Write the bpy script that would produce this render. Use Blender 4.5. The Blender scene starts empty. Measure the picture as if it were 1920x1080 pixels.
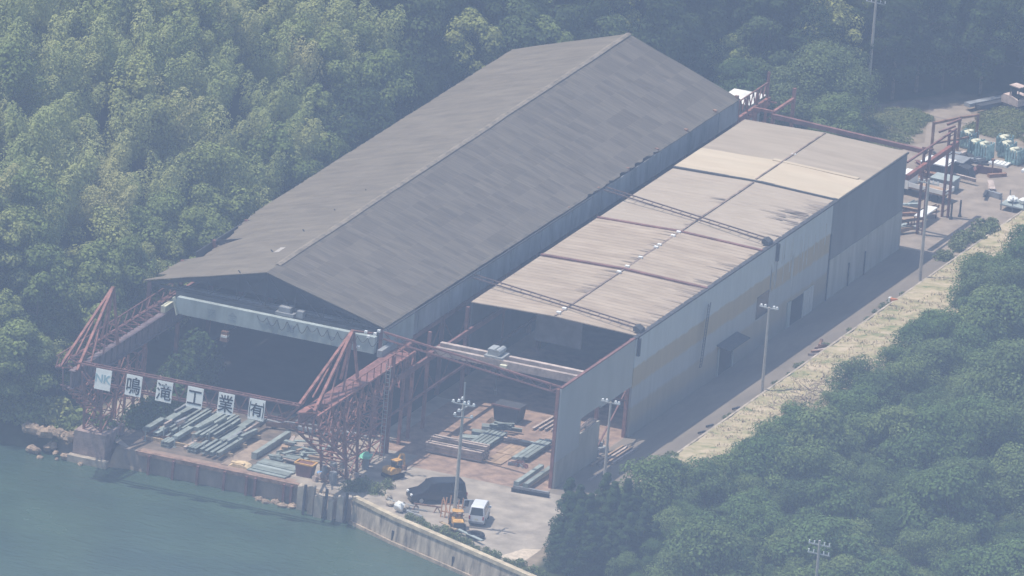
import bpy, math, random
from mathutils import Vector, Matrix, noise
R = math.radians
random.seed(7)
sc = bpy.context.scene
col = sc.collection

# ------------------------------------------------------------------ camera, sky, sun, exposure
YAW, PITCH, ROLL, DIST = R(21.2), R(17.85), R(4.76), 1500.0
FPX = 21.02 * DIST
AIM = Vector((16.15, 44.5, 0))
_d = Vector((-math.sin(YAW) * math.cos(PITCH), math.cos(YAW) * math.cos(PITCH), -math.sin(PITCH)))
_r = Vector((math.cos(YAW), math.sin(YAW), 0))
_u = _r.cross(_d)
_rt = _r * math.cos(ROLL) + _u * math.sin(ROLL)
_up = _u * math.cos(ROLL) - _r * math.sin(ROLL)
CAM = AIM - _d * DIST
cd = bpy.data.cameras.new('camera')
cam = bpy.data.objects.new('camera', cd); col.objects.link(cam)
cam.matrix_world = Matrix(((_rt.x, _up.x, -_d.x, CAM.x), (_rt.y, _up.y, -_d.y, CAM.y), (_rt.z, _up.z, -_d.z, CAM.z), (0, 0, 0, 1)))
cd.sensor_width = 36; cd.lens = FPX / 1920 * 36; cd.clip_start = 50; cd.clip_end = 6000
sc.camera = cam

SUNV = Vector((-3.45, -0.95, 9.1)).normalized()
w = bpy.data.worlds.new('World'); sc.world = w; w.use_nodes = True
nt = w.node_tree
sky = nt.nodes.new('ShaderNodeTexSky'); sky.sky_type = 'NISHITA'; sky.sun_disc = False
sky.sun_elevation = math.asin(SUNV.z); sky.sun_rotation = math.atan2(SUNV.x, SUNV.y)
sky.air_density = 1.6; sky.dust_density = 1.5
bg = nt.nodes['Background']; bg.inputs[1].default_value = 0.11
nt.links.new(sky.outputs[0], bg.inputs[0])
sl = bpy.data.lights.new('sun', 'SUN'); sl.energy = 4.2; sl.angle = R(0.5); sl.color = (1.0, 0.93, 0.83)
so = bpy.data.objects.new('sun', sl); col.objects.link(so)
so.rotation_euler = SUNV.to_track_quat('Z', 'Y').to_euler(); so.location = (0, 0, 200)
sc.view_settings.view_transform = 'Standard'; sc.view_settings.look = 'None'
sc.view_settings.gamma = 1; sc.view_settings.use_curve_mapping = False
sc.view_settings.exposure = 0.5
try:
    sc.cycles.max_bounces = 6; sc.cycles.diffuse_bounces = 3; sc.cycles.volume_bounces = 0; sc.cycles.transparent_max_bounces = 8
except Exception:
    pass
HAZE_DENSITY = 0.00029
HAZE_COLOR = (0.53, 0.69, 1.0)

def pix(P):
    v = Vector(P) - CAM
    z = v.dot(_d)
    return 960 + FPX * v.dot(_rt) / z, 540 - FPX * v.dot(_up) / z

# ------------------------------------------------------------------ materials
MATS = {}
def mat(name, c, rough=0.8, var=0.12, scale=1.5, metal=0.0, bump=0.0, bscale=8.0, c2=None, stretch=(1, 1, 1), objrand=0.0, spec=0.3):
    """Principled surface with two octaves of colour variation read in object space (or world space for fixed things)."""
    if name in MATS: return MATS[name]
    m = bpy.data.materials.new(name); m.use_nodes = True; MATS[name] = m
    t = m.node_tree; b = t.nodes['Principled BSDF']
    b.inputs['Roughness'].default_value = rough; b.inputs['Metallic'].default_value = metal
    b.inputs['Specular IOR Level'].default_value = spec
    geo = t.nodes.new('ShaderNodeNewGeometry')
    mp = t.nodes.new('ShaderNodeMapping'); mp.inputs['Scale'].default_value = stretch
    t.links.new(geo.outputs['Position'], mp.inputs[0])
    n = t.nodes.new('ShaderNodeTexNoise'); n.inputs['Scale'].default_value = scale; n.inputs['Detail'].default_value = 5; n.inputs['Roughness'].default_value = 0.65
    t.links.new(mp.outputs[0], n.inputs['Vector'])
    r = t.nodes.new('ShaderNodeValToRGB')
    if c2 is None: c2 = tuple(max(0, x * (1 - 2.2 * var)) for x in c)
    hi = tuple(min(1, x * (1 + var)) for x in c)
    r.color_ramp.elements[0].position = 0.32; r.color_ramp.elements[0].color = (*c2, 1)
    r.color_ramp.elements[1].position = 0.66; r.color_ramp.elements[1].color = (*hi, 1)
    t.links.new(n.outputs[0], r.inputs[0])
    out = r.outputs[0]
    if objrand:
        oi = t.nodes.new('ShaderNodeObjectInfo'); hs = t.nodes.new('ShaderNodeHueSaturation')
        mr = t.nodes.new('ShaderNodeMapRange'); mr.inputs[3].default_value = 1 - objrand; mr.inputs[4].default_value = 1 + objrand
        t.links.new(oi.outputs['Random'], mr.inputs[0]); t.links.new(mr.outputs[0], hs.inputs['Value']); t.links.new(out, hs.inputs['Color']); out = hs.outputs[0]
    t.links.new(out, b.inputs['Base Color'])
    if bump:
        n2 = t.nodes.new('ShaderNodeTexNoise'); n2.inputs['Scale'].default_value = bscale; n2.inputs['Detail'].default_value = 4
        t.links.new(mp.outputs[0], n2.inputs['Vector'])
        bp = t.nodes.new('ShaderNodeBump'); bp.inputs['Strength'].default_value = bump; bp.inputs['Distance'].default_value = 0.1
        t.links.new(n2.outputs[0], bp.inputs['Height']); t.links.new(bp.outputs[0], b.inputs['Normal'])
    return m

RED = mat('faded_red_steel', (0.30, 0.135, 0.11), 0.8, 0.22, 1.8, c2=(0.14, 0.07, 0.058))
DKRED = mat('dull_red_steel', (0.21, 0.10, 0.09), 0.75, 0.2, 1.0)
RUSTY = mat('rusty_steel', (0.30, 0.17, 0.11), 0.85, 0.2, 1.5, c2=(0.13, 0.07, 0.05))
DARK = mat('dark_steel', (0.06, 0.06, 0.065), 0.7, 0.2, 2)
BLACK = mat('black_rubber', (0.02, 0.02, 0.022), 0.8, 0.1, 2)
GREY = mat('galvanised_steel', (0.42, 0.43, 0.42), 0.5, 0.15, 2, metal=0.3)
PALE = mat('pale_grey_paint', (0.34, 0.385, 0.37), 0.6, 0.14, 0.8, c2=(0.25, 0.28, 0.265), stretch=(1, 1, 0.35))
MIDGREY = mat('mid_grey_paint', (0.26, 0.27, 0.28), 0.7, 0.15, 1)
WHITE = mat('white_paint', (0.80, 0.80, 0.77), 0.5, 0.05, 1.5)
CREAM = mat('cream_paint', (0.66, 0.64, 0.48), 0.6, 0.1, 2)
INK = mat('black_lettering', (0.025, 0.025, 0.03), 0.6, 0.1, 3)
TEAL_INK = mat('pale_teal_lettering', (0.34, 0.50, 0.55), 0.6, 0.1, 3)
FAINT = mat('faded_lettering', (0.24, 0.28, 0.30), 0.7, 0.15, 3)
GREENSTEEL = mat('grey_green_primer_steel', (0.25, 0.285, 0.265), 0.65, 0.16, 1.2, objrand=0.16)
BROWNSTEEL = mat('brown_primer_steel', (0.36, 0.25, 0.165), 0.8, 0.15, 1.2, objrand=0.12)
PINKSTEEL = mat('pinkish_primer_steel', (0.46, 0.37, 0.32), 0.7, 0.2, 1.2, objrand=0.12)
CONC = mat('weathered_concrete', (0.43, 0.36, 0.28), 0.9, 0.2, 0.9, c2=(0.22, 0.19, 0.15), bump=0.4, bscale=5, stretch=(1, 1, 0.5))
POLEC = mat('pole_concrete', (0.46, 0.42, 0.37), 0.85, 0.1, 2)
WOOD = mat('bare_timber', (0.42, 0.31, 0.19), 0.85, 0.2, 3)
YELLOW = mat('faded_yellow_paint', (0.62, 0.36, 0.10), 0.55, 0.2, 2.5, c2=(0.36, 0.19, 0.06))
GLASS = mat('dark_glass', (0.02, 0.025, 0.03), 0.12, 0.05, 2, spec=0.6)
VANBLACK = mat('black_car_paint', (0.012, 0.013, 0.016), 0.25, 0.05, 2, spec=0.6)
VANWHITE = mat('white_car_paint', (0.66, 0.67, 0.68), 0.3, 0.04, 2, spec=0.5)
LAMP_GLASS = mat('floodlight_white', (0.82, 0.82, 0.80), 0.4, 0.04, 2)
REDLAMP = mat('tail_lamp_red', (0.35, 0.02, 0.02), 0.3, 0.05, 2)
TEAL = mat('pale_teal_paint', (0.27, 0.40, 0.385), 0.7, 0.25, 3, c2=(0.12, 0.20, 0.20), objrand=0.2)
MINT = mat('mint_green_cloth', (0.22, 0.60, 0.42), 0.8, 0.1, 2)
BLUE = mat('blue_plastic', (0.20, 0.36, 0.58), 0.7, 0.15, 2)
BARK = mat('bark', (0.17, 0.13, 0.10), 0.9, 0.2, 3)
CULM = mat('bamboo_culm', (0.20, 0.24, 0.09), 0.7, 0.15, 3)
ROCK = mat('shore_rock', (0.36, 0.26, 0.18), 0.9, 0.22, 1.6, c2=(0.15, 0.115, 0.085), bump=0.8, bscale=3)
DRYTWIG = mat('dry_brushwood', (0.30, 0.23, 0.18), 0.9, 0.2, 3)
WIRE = mat('wire_black', (0.03, 0.03, 0.032), 1.0, 0.05, 3, spec=0.0)
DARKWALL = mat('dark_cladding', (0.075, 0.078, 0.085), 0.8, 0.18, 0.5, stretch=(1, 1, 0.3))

def leaf_mat(name, cols, transl=0.25, spread=(0.6, 1.5)):
    m = bpy.data.materials.new(name); m.use_nodes = True; MATS[name] = m
    t = m.node_tree; t.nodes.clear()
    o = t.nodes.new('ShaderNodeOutputMaterial'); df = t.nodes.new('ShaderNodeBsdfDiffuse'); tr = t.nodes.new('ShaderNodeBsdfTranslucent'); mx = t.nodes.new('ShaderNodeMixShader')
    oi = t.nodes.new('ShaderNodeObjectInfo'); r = t.nodes.new('ShaderNodeValToRGB')
    els = r.color_ramp.elements
    els[0].color = (*cols[0], 1); els[1].color = (*cols[-1], 1)
    for i, c in enumerate(cols[1:-1]):
        e = els.new((i + 1) / (len(cols) - 1)); e.color = (*c, 1)
    t.links.new(oi.outputs['Random'], r.inputs[0])
    g = t.nodes.new('ShaderNodeNewGeometry'); mr = t.nodes.new('ShaderNodeMapRange'); mr.inputs[3].default_value, mr.inputs[4].default_value = spread
    t.links.new(g.outputs['Random Per Island'], mr.inputs[0])
    hs = t.nodes.new('ShaderNodeHueSaturation'); t.links.new(mr.outputs[0], hs.inputs['Value']); t.links.new(r.outputs[0], hs.inputs['Color'])
    t.links.new(hs.outputs[0], df.inputs[0]); t.links.new(hs.outputs[0], tr.inputs[0])
    mx.inputs[0].default_value = transl
    t.links.new(df.outputs[0], mx.inputs[1]); t.links.new(tr.outputs[0], mx.inputs[2]); t.links.new(mx.outputs[0], o.inputs[0])
    return m
LEAF = leaf_mat('broadleaf_foliage', [(0.125, 0.165, 0.052), (0.20, 0.24, 0.08), (0.15, 0.195, 0.062), (0.29, 0.30, 0.105), (0.175, 0.22, 0.072)])
LEAF_BAMBOO = leaf_mat('bamboo_foliage', [(0.34, 0.39, 0.15), (0.42, 0.45, 0.19), (0.30, 0.36, 0.135), (0.47, 0.46, 0.21)], 0.4, (0.8, 1.2))
LEAF_LOW = leaf_mat('thicket_foliage', [(0.055, 0.095, 0.036), (0.105, 0.165, 0.058), (0.085, 0.135, 0.048), (0.17, 0.22, 0.078), (0.068, 0.11, 0.042), (0.13, 0.175, 0.07)])
LEAF_DARK = leaf_mat('shade_dark_foliage', [(0.030, 0.046, 0.020), (0.048, 0.072, 0.028), (0.036, 0.054, 0.022), (0.085, 0.115, 0.045)], .15)  # leaf colour darkened to stand for the deep shade of the wood
LEAF_CON = leaf_mat('conifer_foliage', [(0.030, 0.055, 0.024), (0.042, 0.070, 0.028)], 0.1)
LEAF_WEED = leaf_mat('weed_foliage', [(0.13, 0.17, 0.07), (0.17, 0.195, 0.09)], 0.25)
LEAF_IVY = leaf_mat('ivy_foliage', [(0.06, 0.10, 0.035), (0.09, 0.13, 0.045)], 0.2)

# ------------------------------------------------------------------ builders
class MB:
    def __init__(s): s.v = []; s.f = []
    def add(s, vs, fs):
        o = len(s.v); s.v += [tuple(p) for p in vs]; s.f += [tuple(i + o for i in f) for f in fs]
    def box(s, x0, x1, y0, y1, z0, z1):
        s.add([(x0, y0, z0), (x1, y0, z0), (x1, y1, z0), (x0, y1, z0), (x0, y0, z1), (x1, y0, z1), (x1, y1, z1), (x0, y1, z1)],
              [(3, 2, 1, 0), (4, 5, 6, 7), (0, 1, 5, 4), (1, 2, 6, 5), (2, 3, 7, 6), (3, 0, 4, 7)]); return s
    def bar(s, p, q, w=0.15, h=None):
        p, q = Vector(p), Vector(q); h = w if h is None else h
        d = (q - p)
        if d.length < 1e-6: return s
        d.normalize(); up = Vector((0, 0, 1)) if abs(d.z) < 0.98 else Vector((0, 1, 0))
        a = d.cross(up).normalized() * (w / 2); b = a.cross(d).normalized() * (h / 2)
        s.add([p - a - b, p + a - b, p + a + b, p - a + b, q - a - b, q + a - b, q + a + b, q - a + b],
              [(0, 1, 2, 3), (7, 6, 5, 4), (0, 4, 5, 1), (1, 5, 6, 2), (2, 6, 7, 3), (3, 7, 4, 0)]); return s
    def tube(s, p, q, r, r2=None, n=8, caps=True):
        p, q = Vector(p), Vector(q); r2 = r if r2 is None else r2
        d = (q - p).normalized(); up = Vector((0, 0, 1)) if abs(d.z) < 0.98 else Vector((0, 1, 0))
        a = d.cross(up).normalized(); b = a.cross(d)
        vs = []
        for c, rr in ((p, r), (q, r2)):
            for i in range(n):
                t = 2 * math.pi * i / n; vs.append(c + a * math.cos(t) * rr + b * math.sin(t) * rr)
        fs = [(i, (i + 1) % n, n + (i + 1) % n, n + i) for i in range(n)]
        if caps: fs += [tuple(range(n - 1, -1, -1)), tuple(range(n, 2 * n))]
        s.add(vs, fs); return s
    def path(s, pts, r, n=5):
        for a, b in zip(pts, pts[1:]): s.tube(a, b, r, n=n)
        return s
    def prism(s, poly, axis, a, b):
        """poly: list of 2-D points; extruded along axis 0 (poly is y,z), 1 (poly is x,z) or 2 (poly is x,y)"""
        def P(u, v, t): return {0: (t, u, v), 1: (u, t, v), 2: (u, v, t)}[axis]
        n = len(poly)
        s.add([P(u, v, a) for u, v in poly] + [P(u, v, b) for u, v in poly],
              [tuple(range(n)), tuple(range(2 * n - 1, n - 1, -1))] + [(i, n + i, n + (i + 1) % n, (i + 1) % n) for i in range(n)]); return s
    def quad(s, a, b, c, d): s.add([a, b, c, d], [(0, 1, 2, 3)]); return s
    def rock(s, c, r, seed, sz=0.7):
        rnd = random.Random(seed); n = 8; rings = 5; vs = []; fs = []
        for i in range(rings + 1):
            th = math.pi * i / rings
            for j in range(n):
                ph = 2 * math.pi * j / n
                k = r * (0.75 + 0.45 * rnd.random())
                vs.append((c[0] + k * math.sin(th) * math.cos(ph), c[1] + k * math.sin(th) * math.sin(ph), c[2] + k * sz * math.cos(th)))
        for i in range(rings):
            for j in range(n): fs.append((i * n + j, (i + 1) * n + j, (i + 1) * n + (j + 1) % n, i * n + (j + 1) % n))
        s.add(vs, fs); return s
    def build(s, name, m, parent=None, origin=None, smooth=False, fix=True):
        me = bpy.data.meshes.new(name)
        if origin is None: origin = tuple(parent.location) if parent is not None else (0, 0, 0)
        if parent is not None and parent.parent is not None and origin == tuple(parent.location):
            origin = tuple(parent.parent.location) if parent.type != 'EMPTY' else origin
        ox, oy, oz = origin
        me.from_pydata([(x - ox, y - oy, z - oz) for x, y, z in s.v], [], s.f)
        if fix:
            import bmesh
            b = bmesh.new(); b.from_mesh(me); bmesh.ops.recalc_face_normals(b, faces=b.faces); b.to_mesh(me); b.free()
        if smooth:
            me.polygons.foreach_set('use_smooth', [True] * len(me.polygons))
        if isinstance(m, (list, tuple)):
            for k in m: me.materials.append(k)
        else: me.materials.append(m)
        o = bpy.data.objects.new(name, me); col.objects.link(o)
        if parent is not None: o.parent = parent
        else: o.location = origin
        return o

def tag(o, label=None, cat=None, group=None, kind=None):
    if label: o['label'] = label
    if cat: o['category'] = cat
    if group: o['group'] = group
    if kind or cat: o['kind'] = kind or 'thing'
    return o
def thing(name, label, cat, loc=(0, 0, 0), rotz=0.0, group=None):
    o = bpy.data.objects.new(name, None); col.objects.link(o); o.location = loc; o.rotation_euler = (0, 0, rotz)
    o.empty_display_size = 0.3
    return tag(o, label, cat, group)
def sub(mb, name, m, part, root_loc):
    """a sub-part: its mesh shares its thing's origin (the part sits at the thing's origin)"""
    return mb.build(name, m, part, origin=root_loc)
KIDS = {}
def dup(root, loc, rotz=0.0, scale=None, label=None, group=None):
    def cp(o, parent):
        c = o.copy(); col.objects.link(c)
        if parent is not None: c.parent = parent
        for ch in list(o.children): cp(ch, c)
        return c
    r = cp(root, None); r.location = loc; r.rotation_euler = (0, 0, rotz)
    if scale is not None: r.scale = scale if isinstance(scale, tuple) else (scale,) * 3
    if label: r['label'] = label
    if group: r['group'] = group
    return r
def text_mb(body, size, origin, facing, depth=0.01, bold=0.0, mirror=False):
    """lettering as a mesh: centred on origin, facing 'front' (-Y)"""
    c = bpy.data.curves.new('lettering', 'FONT'); c.body = body; c.size = size; c.align_x = 'CENTER'; c.align_y = 'CENTER'; c.extrude = depth; c.offset = bold
    o = bpy.data.objects.new('lettering', c); col.objects.link(o)
    bpy.context.view_layer.update()
    me = bpy.data.meshes.new_from_object(o.evaluated_get(bpy.context.evaluated_depsgraph_get()))
    xs = [v.co.x for v in me.vertices]; ys = [v.co.y for v in me.vertices]
    mb = MB()
    if xs:
        cx, cy = (min(xs) + max(xs)) / 2, (min(ys) + max(ys)) / 2
        vs = [(origin[0] + v.co.x - cx, origin[1] - v.co.z, origin[2] + v.co.y - cy) for v in me.vertices]
        mb.add(vs, [tuple(p.vertices) for p in me.polygons])
    bpy.data.objects.remove(o); bpy.data.curves.remove(c); bpy.data.meshes.remove(me)
    return mb

# ------------------------------------------------------------------ terrain
def sstep(a, b, x):
    t = min(1, max(0, (x - a) / (b - a))); return t * t * (3 - 2 * t)
SHORE = [(-400, -19.5), (-8, -19.0), (0, -18.8), (5, -18.0), (6, -17.6), (22.0, -17.4), (23.5, -18.6), (27.8, -19.2), (33, -22.2), (36.7, -23.8), (41.6, -26.1), (49.5, -29.7), (75, -41), (600, -280)]
def shore(x):
    for (a, ya), (b, yb) in zip(SHORE, SHORE[1:]):
        if x <= b: return ya + (yb - ya) * (x - a) / (b - a)
    return -280
WATER_Z = -1.8
def fbm(x, y, s): return noise.fractal(Vector((x * s, y * s, 3.1)), 1.0, 2.0, 4)
def ground_h(x, y):
    z = 0.0
    # wooded hill along the left side, curving round behind the shed
    bl = -2.5 + 0.8 * fbm(0, y, 0.05)
    if y > 84: bl += (y - 84) * 0.72
    if y < -8: bl += (y + 8) * 0.15
    dl = (bl - x)
    back = (y - (121 + 0.45 * (x - 24))) * 0.9
    if x > 34: back = (y - (125.5 + 0.15 * (x - 34))) * 0.95
    dd = max(dl, back) if min(dl, back) < 0 else math.hypot(max(dl, 0), max(back, 0))
    if dd > 0:
        z = 0.66 * dd * sstep(0, 9, dd) + 0.1 * dd + 2.0 * fbm(x, y, 0.045) * sstep(0, 14, dd)
        if z > 48: z = 48 + (z - 48) * 0.1
    if x > 46.4 and y < 112:
        z += 0.10 + 0.55 * sstep(53.5, 56, x) + 0.5 * fbm(x, y, 0.06) * sstep(56, 63, x)
    sy = shore(x)
    if x < 5:
        k = sstep(sy - 2.5, sy + 4.5, y); z = -4.5 + (z + 4.5) * k if y < sy + 4.5 else z
    else:
        k = sstep(sy - 0.2, sy + 0.35, y)
        z = -4.5 + (z + 4.5) * k
    return z
xs = [-900, -600, -400, -280, -200, -150] + [-120 + 2.0 * i for i in range(55)] + [-10 + 1.0 * i for i in range(76)] + [66 + 2.0 * i for i in range(35)] + [150, 200, 300, 450, 650, 900]
ys = [-1150, -800, -500, -300, -180, -110] + [-70 + 2.0 * i for i in range(21)] + [-29.5 + 0.6 * i for i in range(42)] + [-4 + 1.5 * i for i in range(110)] + [164 + 3.0 * i for i in range(30)] + [270, 320, 400, 500, 700, 900]
xs = sorted(set(xs)); ys = sorted(set(ys))
vs = [(x, y, ground_h(x, y)) for y in ys for x in xs]
nx = len(xs)
fs = [(j * nx + i, j * nx + i + 1, (j + 1) * nx + i + 1, (j + 1) * nx + i) for j in range(len(ys) - 1) for i in range(nx - 1)]
g = MB(); g.add(vs, fs)

def ground_mat():
    m = bpy.data.materials.new('earth_and_undergrowth'); m.use_nodes = True
    t = m.node_tree; b = t.nodes['Principled BSDF']; b.inputs['Roughness'].default_value = 0.95; b.inputs['Specular IOR Level'].default_value = 0.1
    geo = t.nodes.new('ShaderNodeNewGeometry')
    n = t.nodes.new('ShaderNodeTexNoise'); n.inputs['Scale'].default_value = 0.9; n.inputs['Detail'].default_value = 7
    t.links.new(geo.outputs['Position'], n.inputs['Vector'])
    n2 = t.nodes.new('ShaderNodeTexNoise'); n2.inputs['Scale'].default_value = 0.16; n2.inputs['Detail'].default_value = 6; n2.inputs['Roughness'].default_value = 0.6
    t.links.new(geo.outputs['Position'], n2.inputs['Vector'])
    r1 = t.nodes.new('ShaderNodeValToRGB')     # bare grey earth
    r1.color_ramp.elements[0].position = 0.3; r1.color_ramp.elements[0].color = (0.18, 0.145, 0.11, 1); r1.color_ramp.elements[1].position = 0.7; r1.color_ramp.elements[1].color = (0.29, 0.23, 0.165, 1)
    t.links.new(n.outputs[0], r1.inputs[0])
    r2 = t.nodes.new('ShaderNodeValToRGB')     # leaf litter under the woods
    r2.color_ramp.elements[0].position = 0.3; r2.color_ramp.elements[0].color = (0.022, 0.030, 0.014, 1); r2.color_ramp.elements[1].position = 0.75; r2.color_ramp.elements[1].color = (0.055, 0.070, 0.028, 1)
    t.links.new(n.outputs[0], r2.inputs[0])
    at = t.nodes.new('ShaderNodeAttribute'); at.attribute_name = 'wood'
    mx = t.nodes.new('ShaderNodeMix'); mx.data_type = 'RGBA'
    t.links.new(at.outputs['Fac'], mx.inputs[0]); t.links.new(r1.outputs[0], mx.inputs[6]); t.links.new(r2.outputs[0], mx.inputs[7])
    t.links.new(mx.outputs[2], b.inputs['Base Color'])
    bp = t.nodes.new('ShaderNodeBump'); bp.inputs['Strength'].default_value = 0.5; bp.inputs['Distance'].default_value = 0.2
    t.links.new(n.outputs[0], bp.inputs['Height']); t.links.new(bp.outputs[0], b.inputs['Normal'])
    return m
go = g.build('ground', ground_mat(), fix=False, smooth=True)
tag(go, 'grey earth of the yard rising to the wooded hill', 'ground', kind='structure')
at = go.data.attributes.new('wood', 'FLOAT', 'POINT')
def woodness(x, y):
    if x > 50.5 and y < 112: return 1.0
    if x > 47 and y < 0: return 1.0
    bl = -1.0 + (max(0, y - 84) * 0.72)
    if x < bl + 0.5: return 1.0
    if y > 122 + 0.45 * (x - 24) and x < 40: return 1.0
    if y > 128: return 1.0
    return 0.0
for i, v in enumerate(vs): at.data[i].value = woodness(v[0], v[1])

# water
wm = bpy.data.materials.new('sea_water'); wm.use_nodes = True
t = wm.node_tree; b = t.nodes['Principled BSDF']
b.inputs['Base Color'].default_value = (0.040, 0.075, 0.055, 1); b.inputs['Roughness'].default_value = 0.12; b.inputs['IOR'].default_value = 1.33
geo = t.nodes.new('ShaderNodeNewGeometry'); mp = t.nodes.new('ShaderNodeMapping'); mp.inputs['Scale'].default_value = (0.7, 1.6, 1); mp.inputs['Rotation'].default_value = (0, 0, R(25))
n = t.nodes.new('ShaderNodeTexNoise'); n.inputs['Scale'].default_value = 0.9; n.inputs['Detail'].default_value = 6; n.inputs['Roughness'].default_value = 0.6
t.links.new(geo.outputs['Position'], mp.inputs[0]); t.links.new(mp.outputs[0], n.inputs['Vector'])
bp = t.nodes.new('ShaderNodeBump'); bp.inputs['Strength'].default_value = 0.32; bp.inputs['Distance'].default_value = 0.3
t.links.new(n.outputs[0], bp.inputs['Height']); t.links.new(bp.outputs[0], b.inputs['Normal'])
n3 = t.nodes.new('ShaderNodeTexNoise'); n3.inputs['Scale'].default_value = 0.12; n3.inputs['Detail'].default_value = 4
t.links.new(geo.outputs['Position'], n3.inputs['Vector'])
r3 = t.nodes.new('ShaderNodeValToRGB'); r3.color_ramp.elements[0].position = .35; r3.color_ramp.elements[0].color = (0.034, 0.064, 0.050, 1); r3.color_ramp.elements[1].position = .65; r3.color_ramp.elements[1].color = (0.050, 0.088, 0.060, 1)
t.links.new(n3.outputs[0], r3.inputs[0]); t.links.new(r3.outputs[0], b.inputs['Base Color'])
mr_ = t.nodes.new('ShaderNodeMapRange'); mr_.inputs[1].default_value = .35; mr_.inputs[2].default_value = .65; mr_.inputs[3].default_value = .06; mr_.inputs[4].default_value = .28; t.links.new(n3.outputs[0], mr_.inputs[0]); t.links.new(mr_.outputs[0], b.inputs['Roughness'])
wb = MB().quad((-900, -1150, WATER_Z), (900, -1150, WATER_Z), (900, -5, WATER_Z), (-900, -5, WATER_Z))
tag(wb.build('water', wm, fix=False), 'calm green sea water along the quay', 'water', kind='structure')

# paved sheets, each a few millimetres above the one below
YARDM = mat('dusty_concrete', (0.345, 0.295, 0.24), 0.9, 0.12, 0.55, c2=(0.23, 0.195, 0.16), bump=0.2)
def dust_arcs(m, loc, scale, lo, hi):
    """faint curved sweeps left by turning wheels in the dust"""
    t = m.node_tree; b = t.nodes['Principled BSDF']; src = b.inputs['Base Color'].links[0].from_socket
    geo = t.nodes.new('ShaderNodeNewGeometry'); mp = t.nodes.new('ShaderNodeMapping'); mp.inputs['Location'].default_value = loc
    wv = t.nodes.new('ShaderNodeTexWave'); wv.wave_type = 'RINGS'; wv.rings_direction = 'Z'; wv.inputs['Scale'].default_value = scale; wv.inputs['Distortion'].default_value = 3.0; wv.inputs['Detail'].default_value = 3; wv.inputs['Detail Scale'].default_value = 0.6
    t.links.new(geo.outputs['Position'], mp.inputs[0]); t.links.new(mp.outputs[0], wv.inputs['Vector'])
    mr = t.nodes.new('ShaderNodeMapRange'); mr.inputs[3].default_value = lo; mr.inputs[4].default_value = hi; t.links.new(wv.outputs[0], mr.inputs[0])
    hs = t.nodes.new('ShaderNodeHueSaturation'); t.links.new(mr.outputs[0], hs.inputs['Value']); t.links.new(src, hs.inputs['Color']); t.links.new(hs.outputs[0], b.inputs['Base Color'])
dust_arcs(YARDM, (-38, 34, 0), 0.14, 0.93, 1.06)
ROADM = mat('dusty_asphalt', (0.20, 0.165, 0.13), 0.9, 0.10, 0.4, c2=(0.15, 0.125, 0.10), stretch=(1, 0.25, 1))
DIRTM = mat('red_brown_dirt', (0.31, 0.21, 0.155), 0.95, 0.22, 0.9, c2=(0.16, 0.11, 0.085), bump=0.3)
def sheet(name, poly, z, m, label, cat):
    mb = MB(); mb.add([(x, y, z) for x, y in poly], [tuple(range(len(poly)))])
    return tag(mb.build(name, m, fix=False), label, cat, kind='structure')
sheet('yard', [(5.6, -17.0), (21.8, -16.9), (28.3, -18.6), (33.3, -21.4), (41.8, -25.3), (47.0, -27.8), (46.2, -9.0), (40.6, -5.4), (40.6, 12), (0, 12), (0, -14)], 0.004, YARDM, 'dusty pale concrete apron in front of the sheds', 'yard')
sheet('floor', [(27.6, -7.0), (40.55, -6.9), (40.55, 30), (24.0, 30), (24.0, -4.0), (27.6, -4.0)], 0.008, DIRTM, 'red brown dirt floor of the open bay in the low shed', 'floor')
sheet('yard', [(40.6, 77.0), (46.3, 77.0), (46.3, 90), (49, 113), (36, 112.5), (30, 121), (27.0, 119.5), (31, 108), (24, 95), (24, 77)], 0.012, mat('pale_packed_earth', (0.29, 0.235, 0.185), 0.95, 0.14, 0.5, c2=(0.21, 0.17, 0.135), bump=0.2), 'pale packed earth of the far yard', 'yard')
sheet('path', [(43.5, -25.6), (47.4, -27.6), (49.0, -28.2), (48.6, -24.0), (46.8, -20.5), (44.8, -21.5)], 0.012, mat('pale_gravel', (0.55, 0.455, 0.35), 0.95, 0.14, 2.5), 'pale gravel patch where the yard meets the seawall', 'path')
sheet('shed_floor', [(3.0, -1.5), (22.5, -1.5), (22.5, 80), (.3, 80), (.3, 9), (3.0, 9)], 0.014, mat('shade_dark_floor', (0.032, 0.03, 0.028), 0.9, 0.2, 0.5), 'floor inside the big gabled shed, coloured dark to stand for shade', 'floor')  # near-black colour stands for the shade under the roof
sheet('front_floor', [(6.0, -16.9), (16.8, -16.8), (16.8, 6.0), (2.0, 6.0), (2.0, -13.0)], 0.008, mat('rust_and_shade_floor', (0.17, 0.13, 0.10), 0.9, 0.18, 0.8, c2=(0.075, 0.062, 0.054)), 'rust stained concrete floor, darkened for shade, under the steel stacks by the quay', 'floor')  # base colour carries shade among the stacks as well as rust
sheet('road', [(40.6, -6.5), (46.3, -6.5), (46.3, 77), (40.6, 77)], 0.012, ROADM, 'dusty asphalt road along the right side of the low shed', 'road')

sheet('brown_strip', [(14.3, -16.4), (16.0, -16.4), (16.1, -8.2), (14.5, -8.2)], 0.016, mat('brown_strip_floor', (0.33, 0.25, 0.185), 0.9, 0.18, 1.2, c2=(0.2, 0.15, 0.115)), 'bare brown strip of floor between the steel rows and the heap', 'floor')  # paler brown strip than the floor sheet around it
sheet('quay_edge', [(7.0, -17.05), (21.5, -16.95), (21.5, -16.2), (7.0, -16.3)], 0.016, mat('quay_edge_dirt', (0.28, 0.19, 0.14), 0.9, 0.2, 1.2, c2=(0.2, 0.14, 0.11)), 'rusty dirt along the quay edge', 'floor')
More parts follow.
